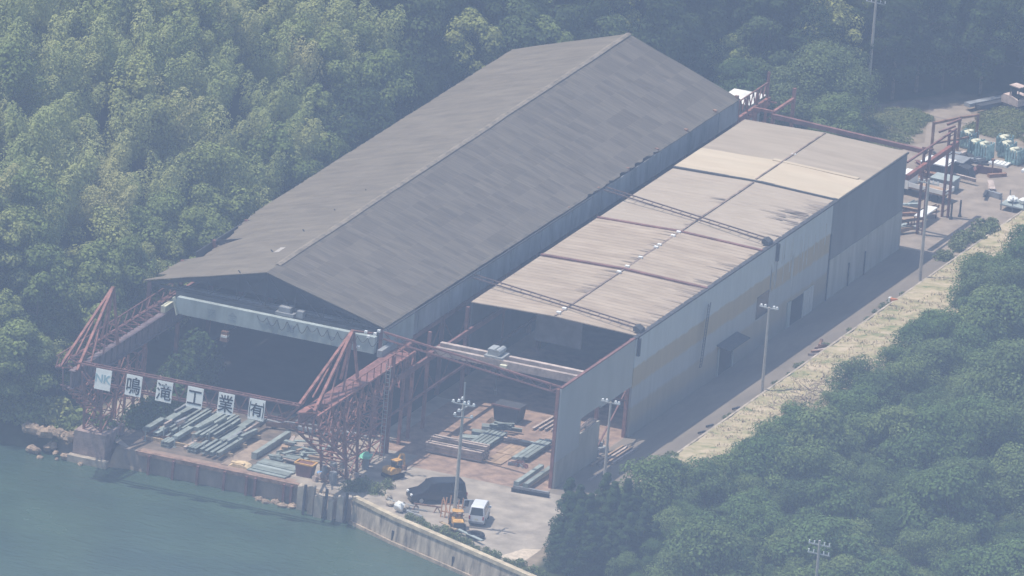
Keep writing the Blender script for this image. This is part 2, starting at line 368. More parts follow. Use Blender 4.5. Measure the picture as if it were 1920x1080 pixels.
# straw bank beside the road
bankm = bpy.data.materials.new('dry_straw_bank'); bankm.use_nodes = True
t = bankm.node_tree; b = t.nodes['Principled BSDF']; b.inputs['Roughness'].default_value = 0.95; b.inputs['Specular IOR Level'].default_value = 0.1
geo = t.nodes.new('ShaderNodeNewGeometry'); mp = t.nodes.new('ShaderNodeMapping'); mp.inputs['Rotation'].default_value = (0, 0, R(-12)); mp.inputs['Scale'].default_value = (0.35, 1.0, 1)
n = t.nodes.new('ShaderNodeTexNoise'); n.inputs['Scale'].default_value = 1.1; n.inputs['Detail'].default_value = 7; n.inputs['Roughness'].default_value = 0.7
t.links.new(geo.outputs['Position'], mp.inputs[0]); t.links.new(mp.outputs[0], n.inputs['Vector'])
r = t.nodes.new('ShaderNodeValToRGB'); r.color_ramp.elements[0].position = 0.34; r.color_ramp.elements[0].color = (0.12, 0.16, 0.065, 1); r.color_ramp.elements[1].position = 0.64; r.color_ramp.elements[1].color = (0.48, 0.39, 0.275, 1)
e = r.color_ramp.elements.new(0.46); e.color = (0.33, 0.285, 0.16, 1)
t.links.new(n.outputs[0], r.inputs[0]); t.links.new(r.outputs[0], b.inputs['Base Color'])
bk = MB()
def bank_z(x, y):
    f = (x - 46.5) / 8
    return 0.38 + 0.55 * sstep(0, 0.6, f) + 0.10 * math.sin((y * 0.97 + x * 0.2) * 2.4) * sstep(0.02, 0.15, f) + 0.12 * fbm(x, y, 0.5)
bx = [46.5 + 0.5 * i for i in range(17)]; by = [0 + 0.35 * i for i in range(330)]
bv = [(x, y, bank_z(x, y)) for y in by for x in bx]; n_ = len(bx)
bk.add(bv, [(j * n_ + i, j * n_ + i + 1, (j + 1) * n_ + i + 1, (j + 1) * n_ + i) for j in range(len(by) - 1) for i in range(n_ - 1)])
tag(bk.build('bank', bankm, fix=False, smooth=True), 'bank of cut dry straw between the road and the thicket', 'bank', kind='structure')
# loose dry straw lying and standing on the bank
sg_ = MB(); rnd = random.Random(17)
for i in range(15000):
    y = rnd.uniform(0, 100); x = 46.7 + 7.5 * rnd.random(); row = math.sin((y * 0.97 + x * 0.2) * 2.4)
    if row < rnd.uniform(-1.2, .8) or fbm(x * 1.3, y, .22) > .12 + .3 * rnd.random(): continue
    z = bank_z(x, y) - .02; a = rnd.uniform(0, 6.28); l = rnd.uniform(.12, .34); h = rnd.uniform(.02, .26); dx, dy = math.cos(a) * l, math.sin(a) * l; wx, wy = -math.sin(a) * .05, math.cos(a) * .05
    sg_.add([(x - wx, y - wy, z), (x + wx, y + wy, z), (x + dx + wx * .4, y + dy + wy * .4, z + h), (x + dx - wx * .4, y + dy - wy * .4, z + h)], [(0, 1, 2, 3)])
so_ = sg_.build('dry_grass', leaf_mat('straw_blades', [(.40, .32, .215), (.46, .38, .265)], .15), fix=False)
tag(so_, 'loose dry straw scattered over the bank beside the road', 'dry grass', kind='stuff')
k = thing('kerb_wall', 'low concrete kerb wall holding the straw bank off the road', 'kerb', (46.4, 0, 0))
MB().box(46.32, 46.52, -2, 60, -0.2, 0.42).box(46.33, 46.51, 60.01, 113, -0.2, 0.40).build('kerb', CONC, k)

# ------------------------------------------------------------------ roofs' materials
def sheet_roof_mat(name, c1, c2, bw, bh, stain, stain_amt, rib=0.0, rib_axis='y', sw=(1, 1, 1), line=0.012, lined=0.72, off=0.37):
    m = bpy.data.materials.new(name); m.use_nodes = True; MATS[name] = m
    t = m.node_tree; b = t.nodes['Principled BSDF']; b.inputs['Roughness'].default_value = 0.85; b.inputs['Specular IOR Level'].default_value = 0.15
    geo = t.nodes.new('ShaderNodeNewGeometry'); sp = t.nodes.new('ShaderNodeSeparateXYZ'); cb = t.nodes.new('ShaderNodeCombineXYZ')
    t.links.new(geo.outputs['Position'], sp.inputs[0]); t.links.new(sp.outputs[1], cb.inputs[0]); t.links.new(sp.outputs[0], cb.inputs[1])
    br = t.nodes.new('ShaderNodeTexBrick'); br.inputs['Scale'].default_value = 1; br.inputs['Brick Width'].default_value = bw; br.inputs['Row Height'].default_value = bh
    br.inputs['Mortar Size'].default_value = line; br.inputs['Mortar Smooth'].default_value = 0.3
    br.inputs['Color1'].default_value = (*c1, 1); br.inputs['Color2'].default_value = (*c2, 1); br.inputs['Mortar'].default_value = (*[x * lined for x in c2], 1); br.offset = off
    t.links.new(cb.outputs[0], br.inputs['Vector'])
    mp = t.nodes.new('ShaderNodeMapping'); mp.inputs['Scale'].default_value = sw
    t.links.new(geo.outputs['Position'], mp.inputs[0])
    n = t.nodes.new('ShaderNodeTexNoise'); n.inputs['Scale'].default_value = 0.55; n.inputs['Detail'].default_value = 8; n.inputs['Roughness'].default_value = 0.7
    t.links.new(mp.outputs[0], n.inputs['Vector'])
    r = t.nodes.new('ShaderNodeValToRGB'); r.color_ramp.elements[0].position = 0.36; r.color_ramp.elements[0].color = (*stain, 1); r.color_ramp.elements[1].position = 0.62; r.color_ramp.elements[1].color = (1, 1, 1, 1)
    t.links.new(n.outputs[0], r.inputs[0])
    mx = t.nodes.new('ShaderNodeMix'); mx.data_type = 'RGBA'; mx.blend_type = 'MULTIPLY'; mx.inputs[0].default_value = stain_amt
    t.links.new(br.outputs[0], mx.inputs[6]); t.links.new(r.outputs[0], mx.inputs[7]); t.links.new(mx.outputs[2], b.inputs['Base Color'])
    if rib:
        wv = t.nodes.new('ShaderNodeTexWave'); wv.wave_type = 'BANDS'; wv.bands_direction = rib_axis.upper(); wv.inputs['Scale'].default_value = rib; wv.inputs['Distortion'].default_value = 0.15
        t.links.new(geo.outputs['Position'], wv.inputs['Vector'])
        bp = t.nodes.new('ShaderNodeBump'); bp.inputs['Strength'].default_value = 0.6; bp.inputs['Distance'].default_value = 0.06
        t.links.new(wv.outputs[0], bp.inputs['Height']); t.links.new(bp.outputs[0], b.inputs['Normal'])
    return m
SLATE_R = sheet_roof_mat('weathered_slate_sheet', (0.136, 0.115, 0.091), (0.185, 0.157, 0.124), 0.92, 1.72, (0.56, 0.58, 0.62), 0.85, rib=1.6, sw=(0.6, 7.5, 1), line=0.02, lined=1.1)
SLATE_L = sheet_roof_mat('weathered_slate_sheet_paler', (0.185, 0.154, 0.118), (0.205, 0.172, 0.132), 0.95, 1.75, (0.62, 0.62, 0.62), 0.7, sw=(0.5, 1.6, 1), line=0.025, lined=1.12)
CORR_A = sheet_roof_mat('beige_corrugated_sheet', (0.405, 0.325, 0.245), (0.44, 0.352, 0.265), 0.78, 8.2, (0.70, 0.66, 0.63), 0.75, rib=0.33, sw=(0.5, 1.2, 1), line=0.05, lined=0.66, off=0.0)  # dark cross lines put rib shadow and trough dirt into the colour
CORR_B = sheet_roof_mat('bright_cream_sheet', (0.52, 0.435, 0.32), (0.555, 0.46, 0.34), 0.9, 8.2, (0.84, 0.80, 0.76), 0.7, sw=(0.3, 1.5, 1), line=.02, lined=.85)
CORR_C = sheet_roof_mat('dull_pinkish_sheet', (0.375, 0.31, 0.24), (0.395, 0.325, 0.25), 0.9, 8.2, (0.74, 0.72, 0.70), 0.7, sw=(0.3, 1.5, 1))
CORR_D = sheet_roof_mat('smooth_beige_sheet', (0.405, 0.335, 0.26), (0.42, 0.345, 0.268), 0.78, 8.2, (0.74, 0.71, 0.69), 0.5, rib=0.33, sw=(0.5, 1.0, 1), line=0.03, lined=0.88, off=0.0)  # fainter rib shadow and dirt lines in the colour
WHITEROOF = mat('white_sheet_roof', (0.80, 0.77, 0.70), 0.6, 0.06, 1)

# ------------------------------------------------------------------ the big gabled shed
Y0, Y1, XW, XR = -1.9, 81.0, 22.6, 11.3
def lerp(a, b, t): return a + (b - a) * t
INSET = [(0, -0.2), (0.6, 0.0), (1.0, 1.25), (1.8, 1.3), (2.0, 0.35), (2.8, 0.6), (5, .5), (8, .6), (8.6, 1.5), (9.6, 2.2), (11.4, 3.0), (12.2, 2.3), (14.3, 2.15), (16, 1.9), (18.2, 1.6), (20, 0.9), (21.3, .6), (24, .2), (90, .1)]
def inset(t):
    for (a, va), (b, vb) in zip(INSET, INSET[1:]):
        if t <= b: return va + (vb - va) * (t - a) / (b - a)
    return 0
shed = thing('gabled_shed', 'big old open-fronted shed with a long grey brown gabled slate roof and broken left eave', 'shed', (0, 0, 0))
def roof_z(x, y):
    sag = inset(y - Y0) * .5 * max(0, (5.0 - x) / 5.0) ** 1.6 if y > 3 else 0.0
    t = (y - Y0) / (Y1 - Y0)
    rz = lerp(12.95, 13.62, t)
    ez = lerp(10.12, 9.62, t) if x > XR else 10.0
    f = abs(x - XR) / XR
    return rz + (ez - rz) * f - sag + 0.05 * fbm(x, y, 0.12) + 0.03 * fbm(x * 0.5, y, 0.6)
def roof_slope(side):
    mb = MB(); ny = 166; nk = 14
    rnd = random.Random(3 + side)
    rows = []
    for j in range(ny + 1):
        t = (Y1 - Y0) * j / ny; y = Y0 + t
        if side < 0:
            e = 0.0 + inset(t) * (1.0 if t < 4 else .15) + (0.16 * (rnd.random() > .6) if 7 < t < 24 else 0) + (0.12 * rnd.random() if j % 2 else 0)
        else:
            e = XW + 0.05 - (0.0 if not 46 < t < 63 else rnd.choice([0, 0.05, 0.25, 0.1, 0.0]))
        rows.append([(e + (XR - e) * i / nk, y) for i in range(nk + 1)])
    top = [[(x, y, roof_z(x, y)) for x, y in r] for r in rows]
    n = nk + 1
    flat = [p for r in top for p in r]
    off = len(flat)
    flat += [(x, y, z - 0.07) for x, y, z in flat]
    fs = []
    for j in range(ny):
        for i in range(nk):
            a = (j * n + i, j * n + i + 1, (j + 1) * n + i + 1, (j + 1) * n + i)
            if side > 0: a = a[::-1]
            fs.append(a); fs.append(tuple(q + off for q in a[::-1]))
        for i in (0,):
            fs.append((j * n + i, (j + 1) * n + i, off + (j + 1) * n + i, off + j * n + i))
    for j in (0, ny):
        for i in range(nk): fs.append((j * n + i, j * n + i + 1, off + j * n + i + 1, off + j * n + i))
    mb.add(flat, fs)
    return mb
roof_slope(-1).build('roof', SLATE_L, shed)
roof_slope(1).build('roof', SLATE_R, shed)
rc = MB(); prev = None
N = 60
for i in range(N):
    ya, yb = lerp(Y0 + 2.4, Y1, i / N), lerp(Y0 + 2.4, Y1, (i + 1) / N)
    za, zb = roof_z(XR, ya) + 0.05, roof_z(XR, yb) + 0.05
    for sx in (-1, 1):
        rc.add([(XR, ya, za + 0.05), (XR, yb, zb + 0.05), (XR + sx * 0.28, yb, zb - 0.05), (XR + sx * 0.28, ya, za - 0.05)], [(0, 1, 2, 3)])
rc.build('ridge_cap', mat('ridge_capping', (0.235, 0.195, 0.15), 0.85, 0.2, 1.2), shed)
# pale patches where sheets were renewed
pp = MB()
for (x, y, l) in ((8.9, 5.2, 1.6),):
    pp.add([(x, y, roof_z(x, y) + .02), (x + .5, y, roof_z(x + .5, y) + .02), (x + .5, y + l, roof_z(x + .5, y + l) + .02), (x, y + l, roof_z(x, y + l) + .02)], [(0, 1, 2, 3)])
pp.build('patch_sheet', mat('pale_patch_sheet', (0.42, 0.38, 0.34), 0.7, 0.1, 2), shed)
# gable: dark cladding set back behind the front edge, rafters in front of it
gz = 10.0
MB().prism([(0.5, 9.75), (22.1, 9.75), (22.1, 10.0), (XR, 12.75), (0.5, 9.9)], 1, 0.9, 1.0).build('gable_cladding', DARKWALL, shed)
rf = MB()
for y in (-1.6, 5.5, 12.5, 19.5, 26.5):
    rf.bar((0.3, y, 9.72), (XR, y, 12.6), 0.14, 0.28).bar((XR, y, 12.6), (22.3, y, 9.78), 0.14, 0.28).bar((0.3, y, 9.66), (22.3, y, 9.66), 0.14, 0.24)
    for i in range(1, 8):
        x = 0.3 + 22.0 * i / 8; zt = 12.55 - abs(x - XR) * 0.262
        rf.bar((x, y, 9.66), (x, y, zt), 0.08); rf.bar((x, y, 9.66), (x + (2.75 if x < XR else -2.75), y, min(12.5, zt + (0.7 if abs(x - XR) > 1 else 0))), 0.08)
rf.build('roof_truss', DARK, shed)
# columns, siding and back wall
for y in (-1.6, 5.5, 12.5, 19.5, 26.5, 33.5, 40.5, 47.5, 54.5, 61.5, 68.5, 75.5, 80.8):
    for x in (0.35, 22.35):
        MB().bar((x, y, 0), (x, y, 9.9), 0.34, 0.3).build('column', DKRED if y < 20 else RUSTY, shed)
wl = MB()
wl.box(22.52, 22.58, -1.75, 5.2, 7.25, 9.88)
wl.build('siding', PALE, shed)
wl2 = MB(); wl2.box(22.52, 22.58, 5.22, 80.9, 7.5, 9.55)
for y in [6 + 7.0 * i for i in range(11)]: wl2.box(22.58, 22.64, y, y + 0.12, 7.5, 9.5)
wl2.build('siding', mat('blue_grey_siding', (0.30, 0.31, 0.32), 0.8, 0.2, 0.5, stretch=(1, 1, .3)), shed)
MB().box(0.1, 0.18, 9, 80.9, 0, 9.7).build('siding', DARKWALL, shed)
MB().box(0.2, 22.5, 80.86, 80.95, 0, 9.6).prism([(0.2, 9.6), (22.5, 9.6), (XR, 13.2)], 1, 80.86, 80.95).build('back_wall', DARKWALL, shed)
br_ = MB()
for y in (5.5, 12.5, 19.5):
    br_.bar((22.35, y, 0.3), (22.35, y + 7, 7), 0.1).bar((22.35, y + 7, 0.3), (22.35, y, 7), 0.1)
br_.bar((22.35, -1.6, 7.1), (22.35, 30, 7.1), 0.25, 0.4).bar((0.5, -1.6, 7.1), (0.5, 30, 7.1), 0.25, 0.4)
br_.build('bracing', DKRED, shed)
MB().tube((22.9, -1.7, 9.95), (22.9, 45, 9.75), 0.08, n=6).build('gutter', DARK, shed)

# overhead crane in the mouth of the big shed
cr = thing('overhead_crane', 'pale grey overhead crane girder with faded lettering spanning the mouth of the big shed', 'crane', (2.6, -2.7, 7.8))
gd = MB()
gd.prism([(3.4, 8.95), (3.6, 9.45), (22.3, 9.45), (22.3, 7.95), (3.9, 7.95)], 1, -3.0, -2.45)
gd.build('front_girder', PALE, cr)
MB().box(2.6, 22.6, -0.95, -0.45, 8.3, 9.75).build('rear_girder', MIDGREY, cr)
MB().box(2.3, 2.72, -3.4, 0.0, 7.9, 8.5).build('end_carriage', CREAM, cr)
MB().box(22.75, 23.2, -3.4, 0.0, 7.9, 8.5).build('end_carriage', MIDGREY, cr)
MB().bar((3.3, -3.06, 9.4), (3.75, -3.06, 7.9), 0.5, 0.08).build('end_plate', CREAM, cr)
tr = MB().box(12.6, 14.3, -2.4, -1.0, 9.5, 9.75).box(12.8, 13.9, -2.2, -1.2, 9.75, 10.2).build('trolley', MIDGREY, cr)
sub(MB().box(14.5, 15.1, -2.2, -1.5, 9.5, 10.1), 'winch_drum', MIDGREY, tr, tuple(cr.location))
fc = MB()
for i in range(12):
    xa = 11.2 + i * 0.95; dp = 0.5 + 0.5 * ((i * 37) % 5) / 5
    pts = [(xa + 0.95 * k / 6, -3.05, 9.3 - dp * math.sin(math.pi * k / 6)) for k in range(7)]
    fc.path(pts, 0.028, 4)
fc.build('festoon_cable', DARK, cr)
for ch, x in (('安', 6.9), ('全', 8.9), ('第', 14.4), ('一', 18.2)):
    text_mb(ch, 0.85, (x, -3.012, 8.72), 'front', 0.008).build('lettering', FAINT, cr)
MB().box(12.3, 12.5, -3.02, -3.005, 8.4, 9.0).box(12.1, 12.7, -3.021, -3.006, 8.6, 8.8).build('cross_mark', FAINT, cr)
hb = thing('crane_hook_block', 'rusty red and white crane hook block hanging under the pale girder', 'hook block', (7.8, -1.7, 5.9))
MB().box(7.45, 8.15, -1.95, -1.45, 5.9, 6.25).box(7.5, 8.1, -1.9, -1.5, 6.5, 6.8).build('sheave_block', RUSTY, hb)
MB().box(7.5, 8.1, -1.96, -1.44, 6.27, 6.48).build('guard_plate', WHITE, hb)
MB().tube((7.7, -1.7, 6.8), (7.7, -1.7, 8.3), 0.025, n=4).tube((7.9, -1.7, 6.8), (7.9, -1.7, 8.3), 0.025, n=4).build('hoist_rope', DARK, hb)
MB().path([(7.8, -1.7, 5.9), (7.8, -1.7, 5.65), (7.95, -1.7, 5.5), (7.8, -1.7, 5.36), (7.66, -1.7, 5.48)], 0.06).build('hook', DARK, hb)

# ------------------------------------------------------------------ crane runways reaching out over the quay
def lattice(mb, p0, p1, q0, q1, n, w=0.09):
    """zig-zag lacing between chord p0-p1 and chord q0-q1"""
    p0, p1, q0, q1 = map(Vector, (p0, p1, q0, q1))
    for i in range(n):
        a = p0.lerp(p1, i / n); b = q0.lerp(q1, (i + 0.5) / n); c = p0.lerp(p1, (i + 1) / n)
        mb.bar(a, b, w); mb.bar(b, c, w)
def tower(parent, xa, xb, yts, ybs, zt, zb, ribs=4, m=RED):
    """a laced steel trestle: legs at top (xa/xb, yts) and bottom (.., ybs)"""
    legs = []
    for x in (xa, xb):
        for yt, yb in zip(yts, ybs):
            a, b = Vector((x, yb, zb)), Vector((x, yt, zt)); legs.append((a, b))
            MB().bar(a, b, 0.19).build('leg', m, parent)
    n = len(yts); lc = MB()
    for k in range(2):
        for i in range(n - 1):
            (a0, b0), (a1, b1) = legs[k * n + i], legs[k * n + i + 1]
            for s in range(ribs):
                p, q = a0.lerp(b0, s / ribs), a1.lerp(b1, (s + 1) / ribs); r_, s_ = a1.lerp(b1, s / ribs), a0.lerp(b0, (s + 1) / ribs)
                lc.bar(p, q, 0.085); lc.bar(s_, q, 0.09)
    for i in range(n):
        (a0, b0), (a1, b1) = legs[i], legs[n + i]
        for s in range(ribs):
            p, q = a0.lerp(b0, s / ribs), a1.lerp(b1, (s + 1) / ribs); s_ = a0.lerp(b0, (s + 1) / ribs); p2 = a1.lerp(b1, s / ribs)
            lc.bar(p, q, 0.08); lc.bar(p2, s_, 0.07); lc.bar(s_, q, 0.09)
    lc.build('bracing', m, parent)
ry0, ry1 = -22.8, 3.0
lr = thing('crane_runway', 'dull red crane runway with deep plate girder and mast beside the wooded bank', 'crane runway', (2.5, -15, -1.8), group='crane runways over the quay')
gl = MB().box(2.42, 2.58, ry0, ry1, 6.3, 7.8).box(2.2, 2.8, ry0, ry1, 7.8, 7.86).box(2.2, 2.8, ry0, ry1, 6.24, 6.3)
y = ry0 + 0.5
while y < ry1: gl.box(2.58, 2.72, y, y + 0.06, 6.3, 7.8); y += 1.3
gl.build('plate_girder', mat('weathered_purple_red_steel', (0.19, 0.14, 0.145), 0.8, 0.2, 0.8, c2=(0.12, 0.085, 0.09)), lr)
wk = MB()
wk.bar((1.0, ry0, 7.9), (1.0, ry1, 7.9), 0.12).bar((1.0, ry0, 8.9), (1.0, ry1, 8.9), 0.08).bar((2.3, ry0, 8.9), (2.3, ry1 - 4, 8.9), 0.06)
lattice(wk, (1.0, ry0, 7.9), (1.0, ry1, 7.9), (2.3, ry0, 7.9), (2.3, ry1, 7.9), 18, 0.09)
lattice(wk, (1.0, ry0, 7.9), (1.0, ry1, 7.9), (1.0, ry0, 8.9), (1.0, ry1, 8.9), 16, 0.07)
y = ry0
while y < ry1 - 4: wk.bar((2.3, y, 7.9), (2.3, y, 8.9), 0.06); y += 1.6
wk.build('walkway_truss', DKRED, lr)
ms = MB()
for x in (1.3, 2.9):
    ms.bar((x, -13.9, 7.9), (2.1, -13.9, 13.0), 0.20)
    ms.bar((2.1, -14.0, 13.0), (x, ry0 + 0.2, 7.9), 0.22)
    ms.bar((2.1, -14.0, 12.6), (x, -17.0, 7.9), 0.13)
    ms.bar((2.1 + (x - 2.1) * .45, -16.9, 10.75), (x, -19.6, 7.9), 0.13)
    ms.bar((2.1 + (x - 2.1) * .8, -20.4, 8.9), (x, -21.2, 7.9), 0.10)
ms.bar((1.45, -13.9, 9.6), (2.75, -13.9, 9.6), 0.1)
ms.build('mast', RED, lr)
tower(lr, 1.7, 3.3, (-17.9, -14.2), (-17.2, -15.2), 6.2, 0.9, 4, RED)
tower(lr, 1.7, 3.3, (-10.2, -8.4), (-10.6, -8.6), 6.2, 0.0, 3, RED)
bl_ = MB()
for x in (1.7, 3.3):
    bl_.bar((x, -17.6, 3.0), (x, ry0 + 0.4, 6.3), 0.16); bl_.bar((x, -18.0, 4.0), (x, -20.4, 6.3), 0.1); bl_.bar((x, -19.9, 4.6), (x, -20.4, 6.3), 0.1); bl_.bar((x, -18.7, 3.8), (x, -18.7, 6.3), 0.1)
for i in range(6):
    yy, zz = lerp(-17.6, ry0 + .4, i / 5), lerp(3.0, 6.3, i / 5); bl_.bar((1.4, yy, zz), (3.6, yy, zz), 0.1)
    bl_.bar((1.7, yy, zz), (3.3, lerp(-17.6, ry0 + .4, min(1, (i + 1) / 5)), lerp(3.0, 6.3, min(1, (i + 1) / 5))), 0.08)
bl_.bar((1.6, ry0 + 0.2, 7.9), (1.6, ry0 + 0.6, 5.8), 0.12).bar((3.4, ry0 + 0.2, 7.9), (3.4, ry0 + 0.6, 5.8), 0.12)
bl_.build('cantilever_bracket', RED, lr)
ld = MB()
for x in (3.75, 4.15): ld.bar((x, -15.0, 0.4), (x, -13.6, 6.6), 0.06)
for i in range(18): ld.bar((3.75, lerp(-15, -13.6, i / 18), lerp(.4, 6.6, i / 18)), (4.15, lerp(-15, -13.6, i / 18), lerp(.4, 6.6, i / 18)), 0.04)
ld.build('ladder', RED, lr)

rx = 23.3; ry0r = -21.6
rr = thing('crane_runway', 'pink red crane runway on a tall laced trestle beside the mouth of the big shed', 'crane runway', (23.3, -11, 0), group='crane runways over the quay')
gr_ = MB().box(rx - .08, rx + .08, ry0r, 3.0, 7.0, 7.8).box(rx - .3, rx + .3, ry0r, 3.0, 7.8, 7.86).box(rx - .3, rx + .3, ry0r, 3.0, 6.94, 7.0)
gr_.build('plate_girder', RED, rr)
wk = MB()
wk.box(rx - 0.1, rx + 1.6, ry0r + 3.5, -1.0, 7.88, 7.94)
wk.build('walkway_deck', DKRED, rr)
tb = MB()
X2 = rx + 1.65
tb.bar((X2, ry0r, 7.9), (X2, 0, 7.9), 0.16).bar((X2, ry0r + 1, 6.4), (X2, 0, 6.4), 0.16).bar((rx, ry0r + 1, 6.4), (rx, 0, 6.4), 0.14)
lattice(tb, (X2, ry0r, 7.9), (X2, 0, 7.9), (X2, ry0r, 6.4), (X2, 0, 6.4), 13, 0.12)
lattice(tb, (rx, ry0r, 7.9), (rx, 0, 7.9), (X2, ry0r, 7.9), (X2, 0, 7.9), 10, 0.1)
y = ry0r
while y < 0: tb.bar((X2, y, 7.9), (X2, y, 9.0), 0.07); y += 1.55
tb.bar((X2, ry0r + 6, 8.95), (X2, -1, 8.95), 0.07)
for i in range(9):
    yy = ry0r + 1.2 + i * 1.9; tb.bar((X2 - 0.1, yy, 6.4), (X2 + 0.9, yy, 6.2), 0.09); tb.bar((X2 + .9, yy, 6.2), (X2 + .2, yy + .3, 7.2), 0.07); tb.bar((X2 + .75, yy, 6.2), (X2 + .75, yy + .5, 7.4), 0.1)
tb.build('side_truss', RED, rr)
ms = MB()
for x in (rx - 0.7, rx + 0.9):
    ms.bar((x, -10.9, 7.9), (rx + .1, -10.9, 12.5), 0.22); ms.bar((rx + .1, -11.0, 12.5), (x, ry0r + 1.2, 7.9), 0.24)
    ms.bar((rx + .1, -11.0, 12.1), (x, -14.2, 7.9), 0.15); ms.bar((rx + .1 + (x - rx) * .45, -14.6, 10.4), (x, -17.0, 7.9), 0.14)
    ms.bar((rx + .1 + (x - rx) * .8, -18.4, 8.8), (x, -19.2, 7.9), 0.11)
ms.bar((rx + .1, -11, 12.45), (rx + 1.6, -10.2, 12.3), 0.16)
ms.build('mast', RED, rr)
for i, (dx, dy, dz) in enumerate(((1.0, -10.5, 12.35), (1.7, -10.1, 12.2), (1.3, -10.6, 12.0), (2.0, -10.0, 12.5), (0.55, -10.9, 11.0))):
    MB().box(rx + dx, rx + dx + .24, dy - .16, dy + .08, dz, dz + .2).build('floodlight', LAMP_GLASS, rr)
tower(rr, rx - .7, rx + 1.65, (-15.3, -12.2, -9.0, -5.6), (-13.6, -11.4, -8.9, -5.9), 6.4, 0.0, 4, RED)
cb_ = MB()
for x in (rx - .7, X2):
    cb_.bar((x, -13.8, 1.8), (x, ry0r + .2, 6.6), 0.18); cb_.bar((x, -14.6, 3.4), (x, -17.6, 6.4), 0.11); cb_.bar((x, -16.5, 3.6), (x, -16.3, 6.4), 0.13); cb_.bar((x, -18.6, 4.9), (x, -18.4, 6.4), 0.11)
    cb_.bar((x, -16.5, 3.6), (x, -18.4, 6.4), 0.1)
for i in range(5): cb_.bar((rx - .7, lerp(-13.8, ry0r, i / 5), lerp(1.8, 6.6, i / 5)), (X2, lerp(-13.8, ry0r, i / 5), lerp(1.8, 6.6, i / 5)), 0.12)
cb_.build('cantilever_bracket', RED, rr)
for (x, y) in ((X2, -2.2), (X2, -0.2)):
    MB().bar((x, y, 0), (x, y, 7.9), 0.26).build('leg', RED, rr)
ld = MB()
for x in (25.25, 25.65): ld.bar((x, -7.2, 0), (x, -7.2, 8.8), 0.06)
for i in range(24): ld.bar((25.25, -7.2, .3 + i * .36), (25.65, -7.2, .3 + i * .36), 0.04)
ld.build('ladder', GREY, rr)

# sign truss between the runway ends, and the six boards hung on it
st = thing('sign_truss', 'slim dull red lattice truss hung between the runway ends over the quay', 'truss', (2.5, -22.2, 7))
tz = lambda x: 7.55 + (x - 2.5) * 0.012
s_ = MB()
for dy in (0, 0.55):
    Y = -22.0 + dy
    s_.bar((2.4, Y, tz(2.5) + .85), (23.4, Y, tz(23.4) + .85), 0.13); s_.bar((3.9, Y, tz(4) - .72), (22.1, Y, tz(22) - .72), 0.13)
    s_.bar((2.4, Y, tz(2.5) + .85), (3.9, Y, tz(4) - .72), .12); s_.bar((23.4, Y, tz(23.4) + .85), (22.1, Y, tz(22) - .72), .12)
lattice(s_, (3.9, -22.0, tz(4) - .72), (22.1, -22.0, tz(22) - .72), (3.9, -22.0, tz(4) + .85), (22.1, -22.0, tz(22) + .85), 13, 0.1)
for i in range(14): x = 2.6 + i * 1.55; s_.bar((x, -22.0, tz(x) + .85), (x, -21.45, tz(x) + .85), .08)
s_.build('lattice_frame', DKRED, st)
SIGNS = [(5.35, 'NK', 'white sign board with pale teal letters NK at the wooded end of the truss'),
         (8.22, '鳴', 'white sign board painted with the black character 鳴'), (11.08, '滝', 'white sign board painted with the black character 滝'),
         (13.95, '工', 'white sign board painted with the black character 工'), (16.85, '業', 'white sign board painted with the black character 業'),
         (19.72, '(有)', 'white sign board painted with the black mark (有) in brackets')]
for x, ch, lab in SIGNS:
    z = tz(x) - 0.02
    sg = thing('sign_board', lab, 'sign', (x, -22.5, z), group='sign boards on the truss')
    MB().box(x - .74, x + .74, -22.50, -22.44, z - .90, z + .90).build('board', WHITE, sg)
    sg.rotation_euler = (R(-7), 0, 0)
    if ch == 'NK':
        tm = text_mb('NK', 1.0, (x, -22.515, z + 0.1), 'front', 0.01, 0.015); tm.build('lettering', TEAL_INK, sg)
    elif ch == '(有)':
        tm = text_mb('有', 1.22, (x, -22.515, z), 'front', 0.01, 0.018)
        for s in (-1, 1):
            pts = [(x + s * (0.56 + 0.08 * math.cos(a)), -22.515, z + 0.72 * math.sin(a)) for a in [R(-80 + 20 * k) for k in range(9)]]
            for a, b in zip(pts, pts[1:]): tm.bar(a, b, 0.02, 0.07) if False else tm.bar(a, b, 0.07, 0.02)
        tm.build('lettering', INK, sg)
    else:
        tm = text_mb(ch, 1.42, (x, -22.515, z), 'front', 0.01, 0.012)
        # the painted characters are taller than wide
        tm.v = [(a, b, z + (c - z) * 1.12) for a, b, c in tm.v]
        tm.build('lettering', INK, sg)

